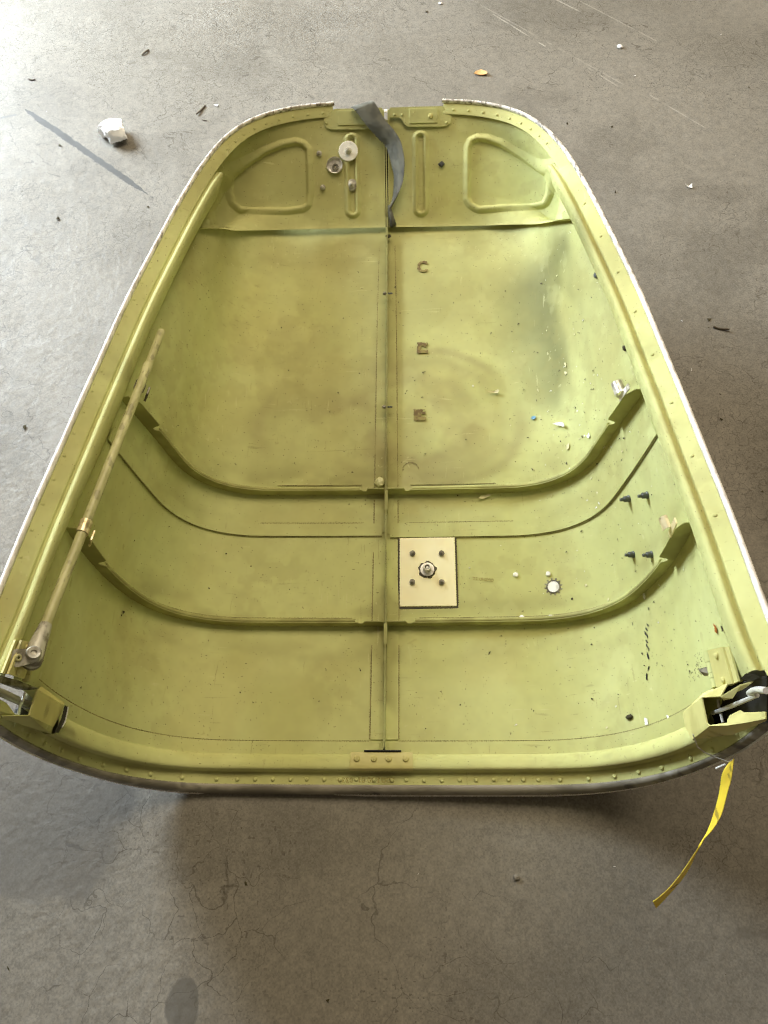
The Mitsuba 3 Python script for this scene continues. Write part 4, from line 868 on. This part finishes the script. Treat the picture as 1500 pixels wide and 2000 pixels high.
# ------------------------------------------------------------------ things lying on the concrete
def onfloor(name, m, mat, x, y, z, turn, label, category, group=None, smooth=30):
    c, k = math.cos(turn), math.sin(turn); R = np.array([[c, -k, 0], [k, c, 0], [0, 0, 1]])
    return add(name, (m[0] @ R.T+[x, y, z], m[1]), mat, smooth, world=True, label=label, category=category, group=group)
fm = trimesh.creation.box((.064, .078, .042)); fm = fm.subdivide_to_size(.004); v = np.array(fm.vertices)
q = v/np.array([.032, .039, .021]); rad = np.linalg.norm(q, axis=1)/np.maximum(np.abs(q).max(1), 1e-9)
v = v*(1-.27*(rad-1)/.73)[:, None]+(np.stack([meshkit.fbm(v*30+k*9, 4, k) for k in range(3)], 1)-.5)*.026
v = v+np.where((q[:, 0] < -.3) & (q[:, 1] > .35), 1, 0)[:, None]*np.array([-.014, .004, -.006])
v[:, 2] -= v[:, 2].min()
onfloor('foam_lump', (v, np.array(fm.faces)), 'm_foam', -.818, 2.245, 0., .50, 'torn white foam block on the concrete beyond the left rim', 'foam block', smooth=True)
onfloor('card_scrap', flake(np.array([(-22, -12), (-15, 4), (0, 17), (8, 13), (19, 2), (22, -12), (5, -13)])*.001, .002, .005), 'm_orange_card', .314, 2.575, .002, 0, 'pale orange scrap of card on the concrete beyond the far rim', 'card scrap')
def stick(l, r, seed):
    p = np.array([[0, (t-.5)*l, r+.001+.0015*math.sin(t*5+seed)] for t in np.linspace(0, 1, 8)]); p[:, 0] += .002*np.sin(np.linspace(0, 4, 8)+seed)
    return tube(p, r*(.75+.3*np.sin(np.linspace(.3, 2.6, 8))), 6)
for x, y, l, r, a, lab in ((-.795, 2.69, .036, .0028, -.45, 'short dark twig nearest the top left of the picture'), (-.575, 2.38, .052, .0028, -.5, 'longest pale twig on the concrete beside the far left rim corner'), (-1.14, 2.54, .022, .002, 1.5, 'short dark twig lying level near the left edge'),
                           (.872, 1.47, .040, .0028, 1.2, 'dark twig on the concrete right of the cowling'), (-.558, 2.33, .018, .0014, 1.0, 'tiny twig between the longest twig and the rim')):
    onfloor('twig', stick(l, r, x*9), 'm_twig', x, y, 0, a, lab, 'twig')
onfloor('paper_scrap', flake(np.array([(-12, 4), (0, 3), (10, 9), (7, 0), (9, -7), (0, -4)])*.001, .001, .006), 'm_white_chip', .891, 2.02, .001, 0, 'small white scrap on the concrete right of the far corner', 'scrap')
onfloor('paper_scrap', flake(np.array([(-9, 3), (2, 5), (8, 0), (3, -6)])*.001, .001, .003), 'm_white_chip', -.530, 2.405, .001, 0, 'small white scrap beside the longest twig', 'scrap')
onfloor('pebble', lump(.008, 11, (1.2, 1, .7), .4, 2), 'm_white_chip', .790, 2.72, .004, 0, 'whitish pebble on the concrete at the upper right', 'pebble')
onfloor('pebble', lump(.0050, 12, (1.2, 1, .6), .4, 2), 'm_floor', .237, .167, .003, 0, 'greyish pebble on the concrete in front of the near lip', 'pebble')
onfloor('pebble', lump(.0055, 13, (1.2, 1, .6), .4, 2), 'm_white_chip', .198, 2.984, .003, 0, 'white pebble at the top edge of the picture', 'pebble')
ms = []
for k in range(150):
    x, y = rng.uniform(-1.4, 1.4), rng.uniform(-.1, 3.0); r = .0016*(.4+rng.uniform()**3*2)
    h = trimesh.convex.convex_hull(rng.normal(0, 1, (7, 3))*np.array([r, r*(.6+rng.uniform()), r*.4])); vv = np.array(h.vertices); vv[:, 2] -= vv[:, 2].min(); ms.append((vv+[x, y, .0005], np.array(h.faces)))
add('dark_grit', cat(*ms), 'm_dark_crumb', False, world=True, kind='stuff', label='dark grit scattered thinly over the concrete floor', category='grit')
ms = []
for k in range(45):
    x, y = rng.uniform(-1.4, 1.4), rng.uniform(-.1, 3.0); r = .0014*(.4+rng.uniform()**3*2)
    h = trimesh.convex.convex_hull(rng.normal(0, 1, (7, 3))*np.array([r, r*(.6+rng.uniform()), r*.4])); vv = np.array(h.vertices); vv[:, 2] -= vv[:, 2].min(); ms.append((vv+[x, y, .0005], np.array(h.faces)))
add('white_grit', cat(*ms), 'm_white_chip', False, world=True, kind='stuff', label='tiny white grit scattered thinly over the concrete floor', category='grit')
